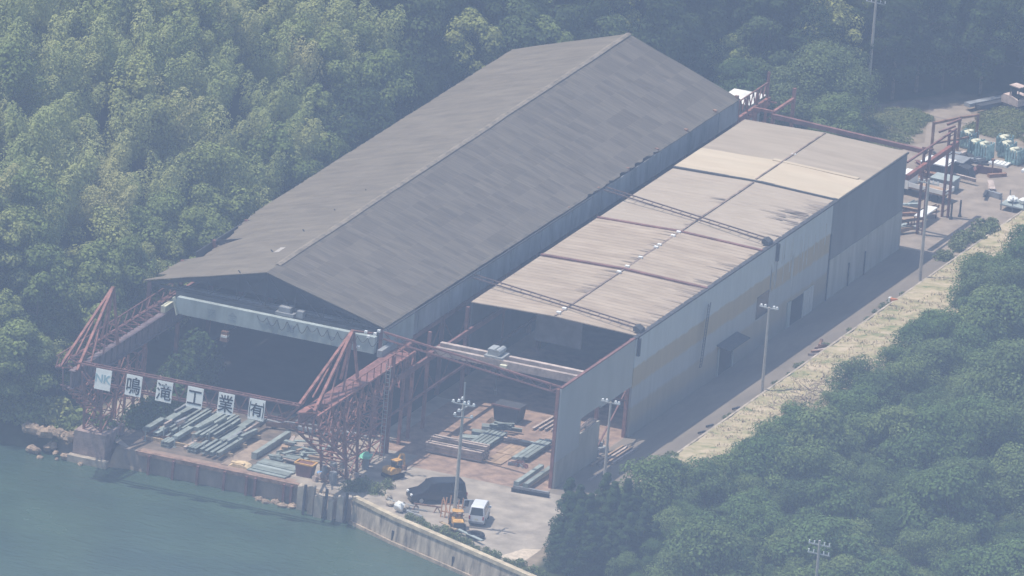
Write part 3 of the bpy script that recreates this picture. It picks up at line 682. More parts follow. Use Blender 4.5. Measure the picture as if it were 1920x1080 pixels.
# ------------------------------------------------------------------ the low shed
LX0, LX1, LY0, LY1, LH = 24.9, 40.75, 12.4, 76.5, 9.1
low = thing('low_shed', 'long low shed with pale beige sheet roof and grey side wall along the road', 'shed', (40, 40, 0))
def lowroof_z(x): return LH + 0.24 * (1 - abs(x - 32.8) / 7.9)
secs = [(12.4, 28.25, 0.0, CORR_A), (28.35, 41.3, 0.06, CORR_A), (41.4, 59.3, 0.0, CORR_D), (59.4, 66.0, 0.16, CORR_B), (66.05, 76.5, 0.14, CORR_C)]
for a, b, dz, m in secs:
    mb = MB()
    xsn = [LX0 + (LX1 + 0.05 - LX0) * i / 24 for i in range(25)]; ysn = [a + (b - a) * j / 12 for j in range(13)]
    def zz(x, y): return lowroof_z(x) + dz + 0.02 * fbm(x, y, 0.3)
    V = [(x, y, zz(x, y)) for y in ysn for x in xsn]; o_ = len(V); V += [(x, y, z - .08) for x, y, z in V]; F = []
    for j in range(12):
        for i in range(24):
            q = (j * 25 + i, j * 25 + i + 1, (j + 1) * 25 + i + 1, (j + 1) * 25 + i); F += [q, tuple(p + o_ for p in q[::-1])]
    for j in (0, 12):
        for i in range(24): F.append((j * 25 + i, j * 25 + i + 1, o_ + j * 25 + i + 1, o_ + j * 25 + i))
    for i in (0, 24):
        for j in range(12): F.append((j * 25 + i, (j + 1) * 25 + i, o_ + (j + 1) * 25 + i, o_ + j * 25 + i))
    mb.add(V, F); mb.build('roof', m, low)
sm = MB()
for y in (28.3, 41.35):
    sm = MB(); sm.bar((LX0, y, lowroof_z(LX0) + .1), (32.8, y, lowroof_z(32.8) + .1), 0.34, 0.14).bar((32.8, y, lowroof_z(32.8) + .1), (LX1, y, lowroof_z(LX1) + .1), 0.34, 0.14)
    sm.build('roof_seam', DKRED, low)
sm = MB(); y = 59.35
sm.bar((LX0, y, lowroof_z(LX0) + .06), (32.8, y, lowroof_z(32.8) + .06), 0.3, 0.2).bar((32.8, y, lowroof_z(32.8) + .06), (LX1, y, lowroof_z(LX1) + .06), 0.3, 0.2)
sm.build('roof_seam', DARK, low)
sm = MB(); y = 66.0
sm.bar((LX0 + 7, y, lowroof_z(32) + .2), (LX1 - .6, y, lowroof_z(LX1 - .6) + .2), 0.5, 0.1)
sm.build('roof_flashing', CORR_B, low)
MB().bar((32.8, 12.5, LH + .29), (32.8, 59, LH + .32), 0.16, 0.05).bar((32.8, 59.5, LH + .46), (32.8, 76.4, LH + .44), 0.14, 0.05).build('ridge_joint', mat('stained_joint', (0.28, 0.21, 0.17), 0.9, 0.3, 1), low)
for y in (13.1, 14.4, 27.0, 28.9, 32.0, 35.6, 36.4, 39.6, 40.9, 68.5):
    MB().box(32.62, 32.98, y, y + 0.32, LH + .27, LH + .44).build('ridge_vent', WHITE, low)
# drip stains running off the ridge and the eave
stn = MB(); rnd = random.Random(5)
for i in range(60):
    y = rnd.uniform(14, 58); x = LX1 - 0.1; l = rnd.uniform(0.5, 2.4); wd = rnd.uniform(.08, .2)
    stn.add([(x, y, lowroof_z(x) + .098), (x, y + wd, lowroof_z(x) + .098), (x - l, y + wd * .6, lowroof_z(x - l) + .098), (x - l, y + wd * .3, lowroof_z(x - l) + .098)], [(0, 1, 2, 3)])
for i in range(40):
    y = rnd.uniform(16, 54); x = 32.7; l = rnd.uniform(0.4, 1.6); wd = rnd.uniform(.08, .22)
    stn.add([(x, y, lowroof_z(x) + .098), (x, y + wd, lowroof_z(x) + .098), (x - l, y + wd * .6, lowroof_z(x - l) + .098), (x - l, y + wd * .3, lowroof_z(x - l) + .098)], [(0, 1, 2, 3)])
for i in range(18):
    y = rnd.uniform(50.5, 54); x = LX1 - 0.3 - rnd.random() * 2; l = rnd.uniform(0.8, 2.8); wd = rnd.uniform(.1, .35)
    stn.add([(x, y, lowroof_z(x) + .099), (x, y + wd, lowroof_z(x) + .099), (x - l, y + wd * .6, lowroof_z(x - l) + .099), (x - l, y + wd * .3, lowroof_z(x - l) + .099)], [(0, 1, 2, 3)])
stn.build('roof_stain', mat('roof_drip_stain', (0.25, 0.20, 0.165), 0.9, 0.15, 2), low)
# side wall: painted bands
def band_wall_mat():
    m = bpy.data.materials.new('banded_wall_cladding'); m.use_nodes = True
    t = m.node_tree; b = t.nodes['Principled BSDF']; b.inputs['Roughness'].default_value = 0.75
    geo = t.nodes.new('ShaderNodeNewGeometry'); sp = t.nodes.new('ShaderNodeSeparateXYZ'); t.links.new(geo.outputs['Position'], sp.inputs[0])
    n = t.nodes.new('ShaderNodeTexNoise'); n.inputs['Scale'].default_value = 0.5; n.inputs['Detail'].default_value = 6
    mp = t.nodes.new('ShaderNodeMapping'); mp.inputs['Scale'].default_value = (1, 2.2, 0.25); t.links.new(geo.outputs['Position'], mp.inputs[0]); t.links.new(mp.outputs[0], n.inputs['Vector'])
    a = t.nodes.new('ShaderNodeMath'); a.operation = 'MULTIPLY_ADD'; a.inputs[1].default_value = 0.5; a.inputs[2].default_value = -0.25; t.links.new(n.outputs[0], a.inputs[0])
    s = t.nodes.new('ShaderNodeMath'); t.links.new(sp.outputs[2], s.inputs[0]); t.links.new(a.outputs[0], s.inputs[1])
    dv = t.nodes.new('ShaderNodeMath'); dv.operation = 'DIVIDE'; dv.inputs[1].default_value = 9.5; t.links.new(s.outputs[0], dv.inputs[0])
    r = t.nodes.new('ShaderNodeValToRGB'); r.color_ramp.interpolation = 'LINEAR'
    E = [(0.0, (0.26, 0.25, 0.23)), (0.10, (0.30, 0.28, 0.25)), (0.16, (0.36, 0.31, 0.23)), (0.27, (0.38, 0.33, 0.25)), (0.31, (0.40, 0.41, 0.41)), (0.47, (0.40, 0.41, 0.41)), (0.50, (0.44, 0.35, 0.22)), (0.66, (0.45, 0.36, 0.23)), (0.685, (0.52, 0.55, 0.57)), (1.0, (0.55, 0.58, 0.60))]
    while len(r.color_ramp.elements) < len(E): r.color_ramp.elements.new(0.5)
    for el, (p, c) in zip(r.color_ramp.elements, E): el.position = p; el.color = (*[k_ * .92 for k_ in c], 1)
    t.links.new(dv.outputs[0], r.inputs[0])
    n2 = t.nodes.new('ShaderNodeTexNoise'); n2.inputs['Scale'].default_value = 0.8; n2.inputs['Detail'].default_value = 6; n2.inputs['Roughness'].default_value = .7
    t.links.new(mp.outputs[0], n2.inputs['Vector'])
    mr = t.nodes.new('ShaderNodeMapRange'); mr.inputs[1].default_value = .3; mr.inputs[2].default_value = .7; mr.inputs[3].default_value = 0.88; mr.inputs[4].default_value = 1.08; t.links.new(n2.outputs[0], mr.inputs[0])
    hs = t.nodes.new('ShaderNodeHueSaturation'); t.links.new(mr.outputs[0], hs.inputs['Value']); t.links.new(r.outputs[0], hs.inputs['Color'])
    t.links.new(hs.outputs[0], b.inputs['Base Color'])
    return m
BANDW = band_wall_mat()
FRONTW = mat('pale_blue_grey_cladding', (0.38, 0.39, 0.385), 0.7, 0.04, 0.4, c2=(0.34, 0.345, 0.34), stretch=(1, 1, .4))
WX0, WX1 = 40.62, 40.78
fw = MB().box(WX0, WX1, -5.2, 0.0, 2.4, 9.1).box(WX0, WX1, 0.0, 4.5, 4.95, 9.1).box(WX0, WX1, 4.5, 11.6, 4.7, 9.1)
fw.build('wall', FRONTW, low)
MB().box(WX0 + .01, WX1 + .02, -5.2, 0.0, 0, 2.4).box(WX0 + .01, WX1 + .02, 0.0, 4.6, 0, 3.55).build('wall', mat('dusty_lower_cladding', (0.40, 0.37, 0.31), 0.8, 0.12, 0.6, stretch=(1, 1, .4)), low)
MB().box(WX0, WX1 + .06, 11.62, 58.2, 0, 9.08).build('wall', BANDW, low)
MB().box(WX0, WX1 + .02, 58.22, 76.5, 3.7, 9.05).build('wall', mat('dark_new_cladding', (0.17, 0.175, 0.19), 0.75, 0.1, 0.4, stretch=(1, 1.5, .3)), low)
MB().box(WX0, WX1 + .05, 58.22, 76.5, 0, 3.68).build('wall', mat('grey_lower_cladding', (0.40, 0.39, 0.36), 0.8, 0.12, 0.5, stretch=(1, 2, .3)), low)
# pale streaks where paint has washed down
stk = MB(); rnd = random.Random(8)
for i in range(26):
    y = rnd.uniform(43.5, 57.5); zt = rnd.uniform(6.5, 8.8); l = rnd.uniform(1.5, 4)
    stk.box(WX1 + .06, WX1 + .066, y, y + rnd.uniform(.06, .25), zt - l, zt)
stk.build('wall_streak', mat('washed_paint_streak', (0.46, 0.46, 0.44), 0.8, 0.1, 1), low)
dp = MB()
for y in (58.2, 63.5, 67.5): dp.tube((WX1 + .12, y, 0), (WX1 + .12, y, 6.3 if y < 60 else 2.2), 0.08, n=6)
dp.build('downpipe', DARK, low)
MB().box(WX0 - .1, WX1 + .14, 11.5, 76.6, 9.06, 9.2).build('eave_gutter', DARK, low)
MB().bar((40.7, -5.2, 9.12), (40.7, 12.2, 9.12), 0.26, 0.12).build('wall_capping', DKRED, low)
for y in (-5.1, 4.55, 11.5):
    MB().bar((40.45, y, 0), (40.45, y, 9.0), 0.3, 0.34).build('column', RED if y != 4.55 else DKRED, low)
MB().bar((40.45, -4.9, 0), (40.45, -4.9, 2.2), 0.42, 0.36).build('column_casing', GREY, low)
for y in (-5.0, 3.0, 11.5, 20, 29):
    MB().bar((25.0, y, 0), (25.0, y, 8.9), 0.28, 0.3).build('column', DKRED, low)
bw_ = MB().bar((40.4, 4.6, 0.2), (40.4, 11.4, 4.4), .12).bar((40.4, 7.9, 4.6), (40.4, 11.4, 3.4), .14)
bw_.build('bracing', DKRED, low)
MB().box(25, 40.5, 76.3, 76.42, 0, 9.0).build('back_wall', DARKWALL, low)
MB().box(24.95, 25.05, 12.45, 76.3, 3.2, 9.0).box(24.95, 25.05, 30, 76.3, 0, 3.2).build('inner_wall', DARKWALL, low)  # upper part extended forward to block sun through the gap between the sheds
MB().box(28.2, 32.6, 19.9, 20.0, 4.2, 7.2).build('hanging_screen', MIDGREY, low)
# openings along the road wall
fx = WX1 + 0.07
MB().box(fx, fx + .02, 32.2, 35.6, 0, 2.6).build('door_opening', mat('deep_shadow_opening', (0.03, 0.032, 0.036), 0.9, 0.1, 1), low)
MB().prism([(fx, 2.95), (fx + 1.3, 2.65), (fx + 1.3, 2.72), (fx, 3.05)], 1, 31.6, 36.4).build('canopy', DARK, low)
for y in (32.1, 35.6): MB().box(fx, fx + .12, y - .1, y + .1, 0, 2.6).build('door_jamb', PALE, low)
MB().box(fx, fx + .03, 40.8, 43.6, 2.9, 5.0).build('window', GLASS, low)
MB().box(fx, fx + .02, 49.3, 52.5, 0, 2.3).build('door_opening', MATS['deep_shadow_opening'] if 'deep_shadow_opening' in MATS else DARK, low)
MB().box(fx, fx + .09, 48.5, 49.35, 0, 2.4).build('sliding_door', PALE, low)
MB().box(fx, fx + .09, 52.4, 54.8, 0, 2.4).build('sliding_door', mat('pale_panel', (0.50, 0.50, 0.47), 0.7, 0.2, 2, c2=(0.3, 0.3, 0.29), stretch=(1, 3, .5)), low)
lad = MB()
for dy in (0, .5): lad.bar((fx + .55, 26.3 + dy, 2.5), (fx + .25, 28.0 + dy, 7.9), 0.07)
for i in range(22): q = i / 22; lad.bar((lerp(fx + .55, fx + .25, q), lerp(26.3, 28, q), lerp(2.5, 7.9, q)), (lerp(fx + .55, fx + .25, q), lerp(26.8, 28.5, q), lerp(2.5, 7.9, q)), 0.05)
lad.build('ladder', DARK, low)
for (y, z) in ((11.9, 7.4), (44.5, 7.4)):
    MB().box(fx, fx + .25, y, y + .3, z, z + 1.6).build('bracket', DARK, low)
# front tie from the big shed to the wall's front corner
ty = thing('tie_truss', 'thin red tie truss from the big shed corner to the front of the side wall', 'truss', (23, -2, 9))
t_ = MB().bar((22.7, -2.0, 9.75), (40.6, -5.0, 9.15), 0.16).bar((22.7, -2.0, 9.15), (40.6, -5.0, 8.55), 0.13)
lattice(t_, (22.7, -2, 9.75), (40.6, -5, 9.15), (22.7, -2, 9.15), (40.6, -5, 8.55), 11, 0.06)
t_.bar((40.6, -5.0, 9.1), (39.6, -4.9, 8.6), 0.14).bar((39.6, -4.9, 8.6), (39.6, -4.9, 9.3), .12)
t_.build('lattice_frame', DKRED, ty)
for (ya, yb, lab) in ((17.4, 12.9, 'dark lattice tie truss crossing the beige roof near its front edge'), (48.0, 43.0, 'dark lattice tie truss crossing the middle of the beige roof')):
    t2 = thing('tie_truss', lab, 'truss', (23, ya, 9.8))
    t_ = MB()
    for dy in (0, .8):
        t_.bar((22.7, ya + dy, 9.6), (40.3, yb + dy, 9.6), 0.10)
    for i in range(17): q = i / 17; t_.bar((lerp(22.7, 40.3, q), lerp(ya, yb, q), 9.6), (lerp(22.7, 40.3, q), lerp(ya, yb, q) + .8, 9.6), 0.04)
    t_.build('lattice_frame', mat('dark_red_brown_steel', (.13, .085, .075), .8, .2, 1), t2)
    MB().prism([(40.0, 9.3), (40.75, 9.2), (40.7, 9.5), (40.25, 9.75), (40.0, 9.68)], 1, yb - .1, yb + .9).build('bracket', DARK, t2)
# crane of the low bay
lc = thing('overhead_crane', 'pinkish double girder crane with a grey hoist in the open bay of the low shed', 'crane', (33, 3.5, 7.4))

MB().box(25.5, 40.2, 4.3, 4.75, 6.95, 7.65).build('girder', PINKSTEEL, lc)
MB().box(25.5, 40.2, 2.9, 3.3, 6.95, 7.65).build('girder', PINKSTEEL, lc)
MB().box(25.2, 25.6, 2.2, 5.5, 6.9, 7.3).box(40.1, 40.4, 2.2, 5.5, 6.9, 7.3).build('end_carriage', DKRED, lc)
h_ = MB().box(30.2, 31.9, 2.95, 4.7, 7.68, 7.85).box(30.4, 31.0, 3.2, 4.5, 7.85, 8.4)
h_.tube((31.3, 3.1, 8.15), (31.3, 4.6, 8.15), 0.3, n=10)
h_.build('hoist', GREY, lc)
MB().box(31.9, 32.5, 2.45, 2.85, 7.0, 7.4).build('control_box', CREAM, lc)
MB().tube((31.2, 3.8, 4.6), (31.2, 3.8, 7.7), 0.04, n=4).box(31.05, 31.35, 3.65, 3.95, 4.2, 4.6).build('hook', DARK, lc)
lw_ = thing('crane_rail', 'dull red crane rail beam on the columns between the two sheds', 'crane rail', (25, -5, 6.5))
MB().bar((25.2, -6.0, 6.6), (25.2, 30, 6.6), 0.22, 0.5).bar((25.2, -6.0, 3.6), (25.2, 30, 3.6), 0.14, 0.2).build('beam', DKRED, lw_)
lw2 = thing('crane_rail', 'dull red crane rail beam along the inside of the road wall', 'crane rail', (40.2, -5, 6.5))
MB().bar((40.25, -5.0, 6.6), (40.25, 40, 6.6), 0.22, 0.5).build('beam', DKRED, lw2)

# ------------------------------------------------------------------ quay, seawall, rocks
qw = thing('quay_wall', 'rust streaked concrete quay wall with steel piles below the stacks', 'quay wall', (14, -17.3, -1.8))
MB().box(5.6, 22.2, -17.35, -16.6, -4, -0.02).build('wall', mat('stained_quay_concrete', (0.30, 0.235, 0.19), 0.9, 0.2, 0.8, c2=(0.14, 0.115, 0.10), bump=.5, bscale=3, stretch=(1, 1, .4)), qw)
MB().box(6.9, 22.3, -17.6, -17.1, -0.28, 0.06).build('capping_beam', mat('rusty_capping', (0.30, 0.19, 0.14), 0.85, .25, 1.8, c2=(0.11, 0.07, 0.055)), qw)
for x in (8.2, 10.5, 12.8, 15.3, 17.4, 18.2, 20.9, 21.6):
    MB().box(x - .11, x + .11, -17.85, -17.61, -4, -0.1).build('pile', DKRED, qw)
sw = thing('seawall', 'pale concrete seawall with a parapet curving away from the quay', 'seawall', (36, -23, -1.8))
SWP = [(27.9, -19.1), (33, -22.0), (36.7, -23.7), (41.6, -26.0), (46.0, -28.1), (50.0, -30.0), (60, -34.6), (75, -41.2)]
def strip(mb, pts, off0, off1, z0, z1, batter=0.0):
    """a wall following pts, from offset off0 to off1 towards the land"""
    def o(i, d):
        a = Vector((*pts[max(0, i - 1)], 0)); b = Vector((*pts[min(len(pts) - 1, i + 1)], 0)); t = (b - a).normalized(); nrm = Vector((-t.y, t.x, 0))
        return Vector((*pts[i], 0)) + nrm * d
    V = []; F = []
    for i in range(len(pts)):
        a, b = o(i, off0), o(i, off1)
        f_ = o(i, off0 - batter); V += [(f_.x, f_.y, z0), (b.x, b.y, z0), (b.x, b.y, z1), (a.x, a.y, z1)]
    for i in range(len(pts) - 1):
        for k in range(4): F.append((i * 4 + k, i * 4 + (k + 1) % 4, (i + 1) * 4 + (k + 1) % 4, (i + 1) * 4 + k))
    F += [(0, 1, 2, 3), tuple((len(pts) - 1) * 4 + k for k in (3, 2, 1, 0))]
    mb.add(V, F); return mb
def fine(pts, step=0.8):
    out = []
    for a, b in zip(pts, pts[1:]):
        n_ = max(1, int(math.dist(a, b) / step))
        for i in range(n_): out.append((lerp(a[0], b[0], i / n_), lerp(a[1], b[1], i / n_)))
    return out + [pts[-1]]
SWF = fine(SWP)
SWC = mat('seawall_concrete', (0.42, 0.35, 0.27), 0.9, 0.2, 1.1, c2=(0.13, 0.11, 0.09), bump=.5, bscale=4, stretch=(1.6, 1.6, .35))
strip(MB(), SWF, 0.0, 0.9, -4, 0.27, batter=0.35).build('wall', SWC, sw)
strip(MB(), SWF, -0.12, 0.45, 0.28, 0.62).build('parapet', mat('parapet_concrete', (0.52, 0.43, 0.30), 0.9, 0.16, 1.2, c2=(0.30, 0.25, 0.18)), sw)
strip(MB(), SWF, -0.34, -0.18, -1.9, -1.5).build('tide_line', mat('tide_stain', (0.42, 0.33, 0.24), 0.9, 0.2, 1.5, c2=(0.2, 0.16, 0.12)), sw)
for i in (7, 16, 26):
    a, b = SWF[i], SWF[i + 1]; MB().box(a[0] - .12, a[0] + .12, a[1] - .16, a[1] - .02, -1.7, -0.6).build('drain_outlet', DARK, sw)
pb = thing('broken_pier', 'broken concrete pier stubs and piles in the water beside the trestle', 'pier', (25, -18.5, -1.8))
for (x, y, wd, h) in ((22.9, -18.2, .8, .3), (24.0, -18.9, .5, .7), (24.9, -19.2, .75, .1), (26.0, -19.3, .45, -.1), (26.9, -19.2, .6, .4)):
    MB().box(x - wd / 2, x + wd / 2, y - wd / 2, y + wd / 2, -4, h).rock((x, y, h), wd * .5, int(x * 10), .5).build('stub', CONC, pb)
for x in (23.5, 25.5, 27.4): MB().tube((x, -19.6, -4), (x + .1, -19.5, 0.9), 0.14, n=6).build('pile', DARK, pb)
MB().box(22.5, 27.8, -18.3, -17.2, -4, -0.1).build('slab', CONC, pb)
fp = thing('concrete_footing', 'stained concrete footing at the water under the trestle beside the wooded bank', 'footing', (2.5, -16, -1.8))
MB().box(1.1, 4.1, -17.9, -13.8, -4, 0.9).build('block', mat('footing_concrete', (0.34, 0.25, 0.22), 0.9, 0.2, 1.2, c2=(0.16, 0.12, 0.11), bump=.4), fp)
MB().box(0.9, 4.6, -18.6, -17.95, -4, -1.2).build('base', CONC, fp)
rnd = random.Random(11)
rk_labels = 'weathered tan rock on the waterline below the wooded bank'
for i in range(15):
    x = -2.6 + i * 0.36 + rnd.uniform(-.3, .3); y = shore(x) + rnd.uniform(-0.6, 1.6); r_ = rnd.uniform(.2, .5)
    if x > 1.0: r_ *= .6
    tag(MB().rock((x, y, -1.75 + max(0, (y + 19)) * .35), r_, i, .7).build('shore_rock', ROCK, origin=(x, y, -1.8)), rk_labels, 'rock', 'rocks on the left shore')
for i in range(9):
    x = -3.4 + i * 0.5; y = -17.2 + rnd.uniform(-.5, .5)
    tag(MB().rock((x, y, 0.0), rnd.uniform(.35, .65), 40 + i, .8).build('bank_rock', ROCK, origin=(x, y, -.5)), 'bare tan rock outcrop in the bank above the waterline', 'rock', 'bare rocks of the left bank')
for i, (x, y) in enumerate(((18.9, -18.2), (19.6, -18.5), (20.3, -18.1), (21.2, -18.6), (22.0, -18.3))):
    tag(MB().rock((x, y, -1.75), 0.45, 70 + i, .7).build('shore_rock', ROCK, origin=(x, y, -1.8)), 'small rock at the foot of the quay wall', 'rock', 'rocks at the quay foot')

# ------------------------------------------------------------------ steel stock
STEEL_PROF = {}
def profile(kind, w_, h_):
    """cross-section pieces (x0,x1,z0,z1) of a length of steel w_ wide and h_ tall"""
    f = 0.03
    if kind == 'H': return [(-w_ / 2, w_ / 2, 0, f), (-w_ / 2, w_ / 2, h_ - f, h_), (-0.02, 0.02, f, h_ - f)]
    if kind == 'box': return [(-w_ / 2, w_ / 2, 0, h_)]
    if kind == 'I2': return [(-w_ / 2, w_ / 2, 0, f), (-w_ / 2, w_ / 2, h_ - f, h_), (-w_ / 2 + .05, -w_ / 2 + .09, f, h_ - f), (w_ / 2 - .09, w_ / 2 - .05, f, h_ - f)]
    return [(-w_ / 2, -w_ / 2 + f, 0, h_), (-w_ / 2 + f, w_ / 2, 0, f), (w_ / 2 - f, w_ / 2, f, h_)]
def steel(name, kind, x, y, z, L_, w_, h_, rot, m, label, cat, group):
    """one length of steel, its long side along +Y from (x,y) before turning by rot; end plates and stiffeners included"""
    mb = MB()
    for (a, b, c, d) in profile(kind, w_, h_): mb.box(a, b, 0, L_, c, d)
    if kind in ('H', 'I2'):
        q = 0.9
        while q < L_ - .3:
            mb.box(-w_ / 2 + .03, -.025, q, q + .02, .032, h_ - .032); mb.box(.025, w_ / 2 - .03, q, q + .02, .032, h_ - .032); q += 1.5
    if kind == 'box':
        mb.box(-w_ / 2 - .04, w_ / 2 + .04, -.03, 0.0, -.0, h_ + .03); mb.box(-w_ / 2 - .04, w_ / 2 + .04, L_, L_ + .03, -.0, h_ + .03)
    o = mb.build(name, m, origin=(0, 0, 0)); o.location = (x, y, z); o.rotation_euler = (0, 0, rot)
    return tag(o, label, cat, group)
G1 = 'steel lengths laid out on the quay'
def sleepers(x0, x1, y, label, grp):
    o = MB().box(x0, x1, y - .1, y + .1, 0.01, 0.30).build('timber_sleeper', WOOD, origin=(x0, y, 0)); tag(o, label, 'sleeper', grp)
for y in (-14.0, -11.0, -8.0): sleepers(6.2, 14.4, y, 'timber sleeper lying under the steel lengths on the quay', 'sleepers under the quay steel')
wide = [(6.35, -9.9, 6.6, .66), (9.35, -10.3, 6.9, .66), (12.25, -12.1, 6.6, .64), (5.75, -13.0, 3.4, .5), (8.75, -13.6, 3.2, .5)]
for x, y, l, ww in wide:
    steel('steel_girder', 'box', x, y, 0.32, l, ww, .34, R(-1.5), GREENSTEEL, 'wide flat topped grey green girder lying among narrower lengths on the quay', 'girder', 'wide girders on the quay')
for x, y, l, ww, hh in ((7.4, -11.6, 6.2, .22, .34), (7.85, -12.2, 7.4, .26, .30), (8.35, -11.2, 5.9, .2, .35), (9.95, -12.0, 7.2, .26, .34), (10.4, -11.8, 7.0, .24, .30), (10.85, -11.6, 6.6, .22, .36), (11.3, -11.0, 5.4, .2, .3),
                        (12.0, -15.4, 7.6, .26, .34), (12.55, -15.6, 8.0, .28, .36), (13.1, -15.7, 8.2, .28, .36), (13.65, -15.6, 8.0, .30, .40), (6.9, -13.6, 3.0, .5, .3)):
    steel('steel_beam', 'I2' if ww > .23 else 'H', x, y, 0.32, l, ww, hh, R(-1.5), GREENSTEEL, 'long narrow grey green steel beam lying on sleepers on the quay', 'beam', G1)
rnd = random.Random(14)
for i in range(20):
    x = rnd.uniform(6.0, 13.8); y = rnd.uniform(-15.6, -4.5); onrow = -13 < y < -6
    steel('loose_beam', ['H', 'I2', 'U', 'box'][i % 4], x, y, .70 if onrow else .03, rnd.uniform(1.2, 3.4), rnd.uniform(.14, .3), rnd.uniform(.12, .28), R(rnd.uniform(-9, 4)), [GREENSTEEL, GREENSTEEL, MIDGREY, GREENSTEEL, PINKSTEEL][i % 5], 'short loose steel length lying over the rows on the quay', 'beam', 'loose lengths over the quay rows')
for i in range(9):
    x = 6.4 + i * .92; y = [-14.6, -12.8, -11.4][i % 3]
    tag(MB().bar((x, y, 0), (x, y, .95), .09).box(x - .14, x + .14, y - .14, y + .14, 0, .05).build('stake_post', PALE, origin=(x, y, 0)), 'short pale stake post standing between the steel rows on the quay', 'post', 'stake posts between the steel rows')
steel('steel_column', 'box', 16.15, -13.4, 0.02, 7.2, .42, .55, R(-.6), GREENSTEEL, 'single long dark grey box column lying apart beside the brown strip of floor', 'column', None)
for (x, y, n_) in ((8.2, -15.2, 3), (10.75, -15.2, 3)):
    for i in range(n_):
        for k in range(2):
            steel('short_beam', 'I2', x + i * .28, y + .05 * k, 0.02 + .26 * k, 1.5, .24, .24, R(-2), GREENSTEEL, 'short grey green beam offcut in a small stack at the quay edge', 'offcut', 'short offcuts at the quay edge')
rnd = random.Random(4)
for i in range(34):
    x = 17.0 + rnd.random() * 3.3; y = -12.9 + rnd.random() * 4.6; k = i % 3
    steel('steel_offcut', ['box', 'I2', 'U'][k], x, y, 0.02 + .16 * (i // 9), rnd.uniform(.9, 2.2), rnd.uniform(.25, .5), rnd.uniform(.08, .2), rnd.choice([R(-82), R(-95), R(-20), R(15), R(-60)]),
          [GREENSTEEL, GREENSTEEL, PINKSTEEL, GREENSTEEL, BROWNSTEEL][i % 5], 'short steel offcut in the jumbled heap beside the trestle', 'offcut', 'offcuts heaped by the trestle')
for i in range(7):
    steel('steel_plate', 'box', 16.9 + .1 * (i % 2), -13.2 - i * .52, 0.05 + .03 * (i % 3), 3.6, .48, .07, R(-93), GREENSTEEL if i != 3 else MATS['pale_grey_paint'], 'flat grey green plate strip laid crosswise at the quay edge', 'plate', 'plate strips at the quay edge')
for i, (x, y, l, a) in enumerate(((6.0, -13.6, 4.0, -8), (5.4, -12.6, 5.0, -4), (5.0, -9.5, 4.2, 2), (6.1, -14.4, 2.6, -50))):
    steel('rusty_channel', 'U', x, y, 0.05, l, .3, .22, R(a), RUSTY, 'rusty channel discarded along the overgrown side of the quay', 'channel', 'rusty channels by the undergrowth')
for i, (x, y, s) in enumerate(((5.0, -12.0, .5), (5.6, -10.8, .35), (5.3, -8.9, .45))):
    tag(MB().box(x, x + .25, y, y + s * 2.2, .02, .3).box(x - .05, x + .3, y + .1, y + .2, .3, .34).build('pale_timber', mat('pale_cut_timber', (.62, .5, .36), .8, .1, 2), origin=(x, y, 0)), 'pale cut timber lying at the edge of the undergrowth', 'timber', 'pale timbers by the undergrowth')
o = MB().prism([(15.0, 0.01), (16.9, 0.01), (16.6, .22), (16.1, .34), (15.5, .28)], 1, -16.4, -15.2).box(15.2, 16.4, -16.3, -15.9, .3, .4).build('timber_pile', mat('pale_yellow_timber', (.66, .50, .30), .85, .15, 3), origin=(16, -15.8, 0))
tag(o, 'low pile of pale yellow timber at the quay edge', 'timber pile')
bx_ = thing('rusty_skip', 'small dull red steel skip with a yellow rim at the quay edge', 'skip', (21.6, -14.8, 0))
MB().prism([(20.95, .05), (22.2, .05), (22.4, 1.1), (20.75, 1.1)], 1, -15.3, -14.3).build('body', DKRED, bx_)
MB().box(20.68, 22.47, -15.4, -15.25, 1.1, 1.22).box(20.68, 22.47, -14.35, -14.2, 1.1, 1.22).box(20.68, 20.83, -15.25, -14.35, 1.1, 1.22).box(22.32, 22.47, -15.25, -14.35, 1.1, 1.22).build('rim', YELLOW, bx_)
tp = thing('tarpaulin', 'mint green tarpaulin draped over a drum beside the trestle', 'tarpaulin', (25.1, -9.9, 0))
mt = MB().rock((25.1, -9.9, 1.15), .62, 3, .5); mt.build('cloth', MINT, tp); MB().tube((25.1, -9.9, 0), (25.1, -9.9, .95), .32, n=10).build('drum', MIDGREY, tp)
bt = thing('blue_sheet', 'small crumpled blue sheet by the red skip', 'sheet', (23.0, -15.0, 0)); MB().rock((23.0, -15.0, .55), .3, 9, .8).tube((23, -15, 0), (23, -15, .5), .12, n=6).build('cloth', BLUE, bt)
rnd = random.Random(21)
for i in range(20):
    x = 22.6 + rnd.random() * 3.2; y = -15.8 + rnd.random() * 4.0
    kind = i % 3
    mb = MB()
    if kind == 0: mb.box(0, .5, 0, .35, 0, .4).box(.05, .45, .05, .3, .4, .48)
    elif kind == 1: mb.tube((0, 0, 0), (0, 0, .85), .28, n=10).tube((0, 0, .85), (0, 0, .89), .24, n=10)
    else: mb.bar((0, 0, .03), (.3, 1.1, .55), .14).bar((0.2, 0, .03), (.1, .9, .3), .1)
    o = mb.build(['crate', 'drum', 'scrap_bar'][kind], [PINKSTEEL, MIDGREY, RUSTY][kind], origin=(0, 0, 0)); o.location = (x, y, .01 + (.3 if i % 4 == 3 else 0)); o.rotation_euler = (0, 0, rnd.random() * 3)
    tag(o, ['pale box among the scrap at the trestle foot', 'grey drum standing among the scrap at the trestle foot', 'rusty bar leaning in the scrap at the trestle foot'][kind], ['box', 'drum', 'scrap'][kind], ['boxes at the trestle foot', 'drums at the trestle foot', 'scrap bars at the trestle foot'][kind])

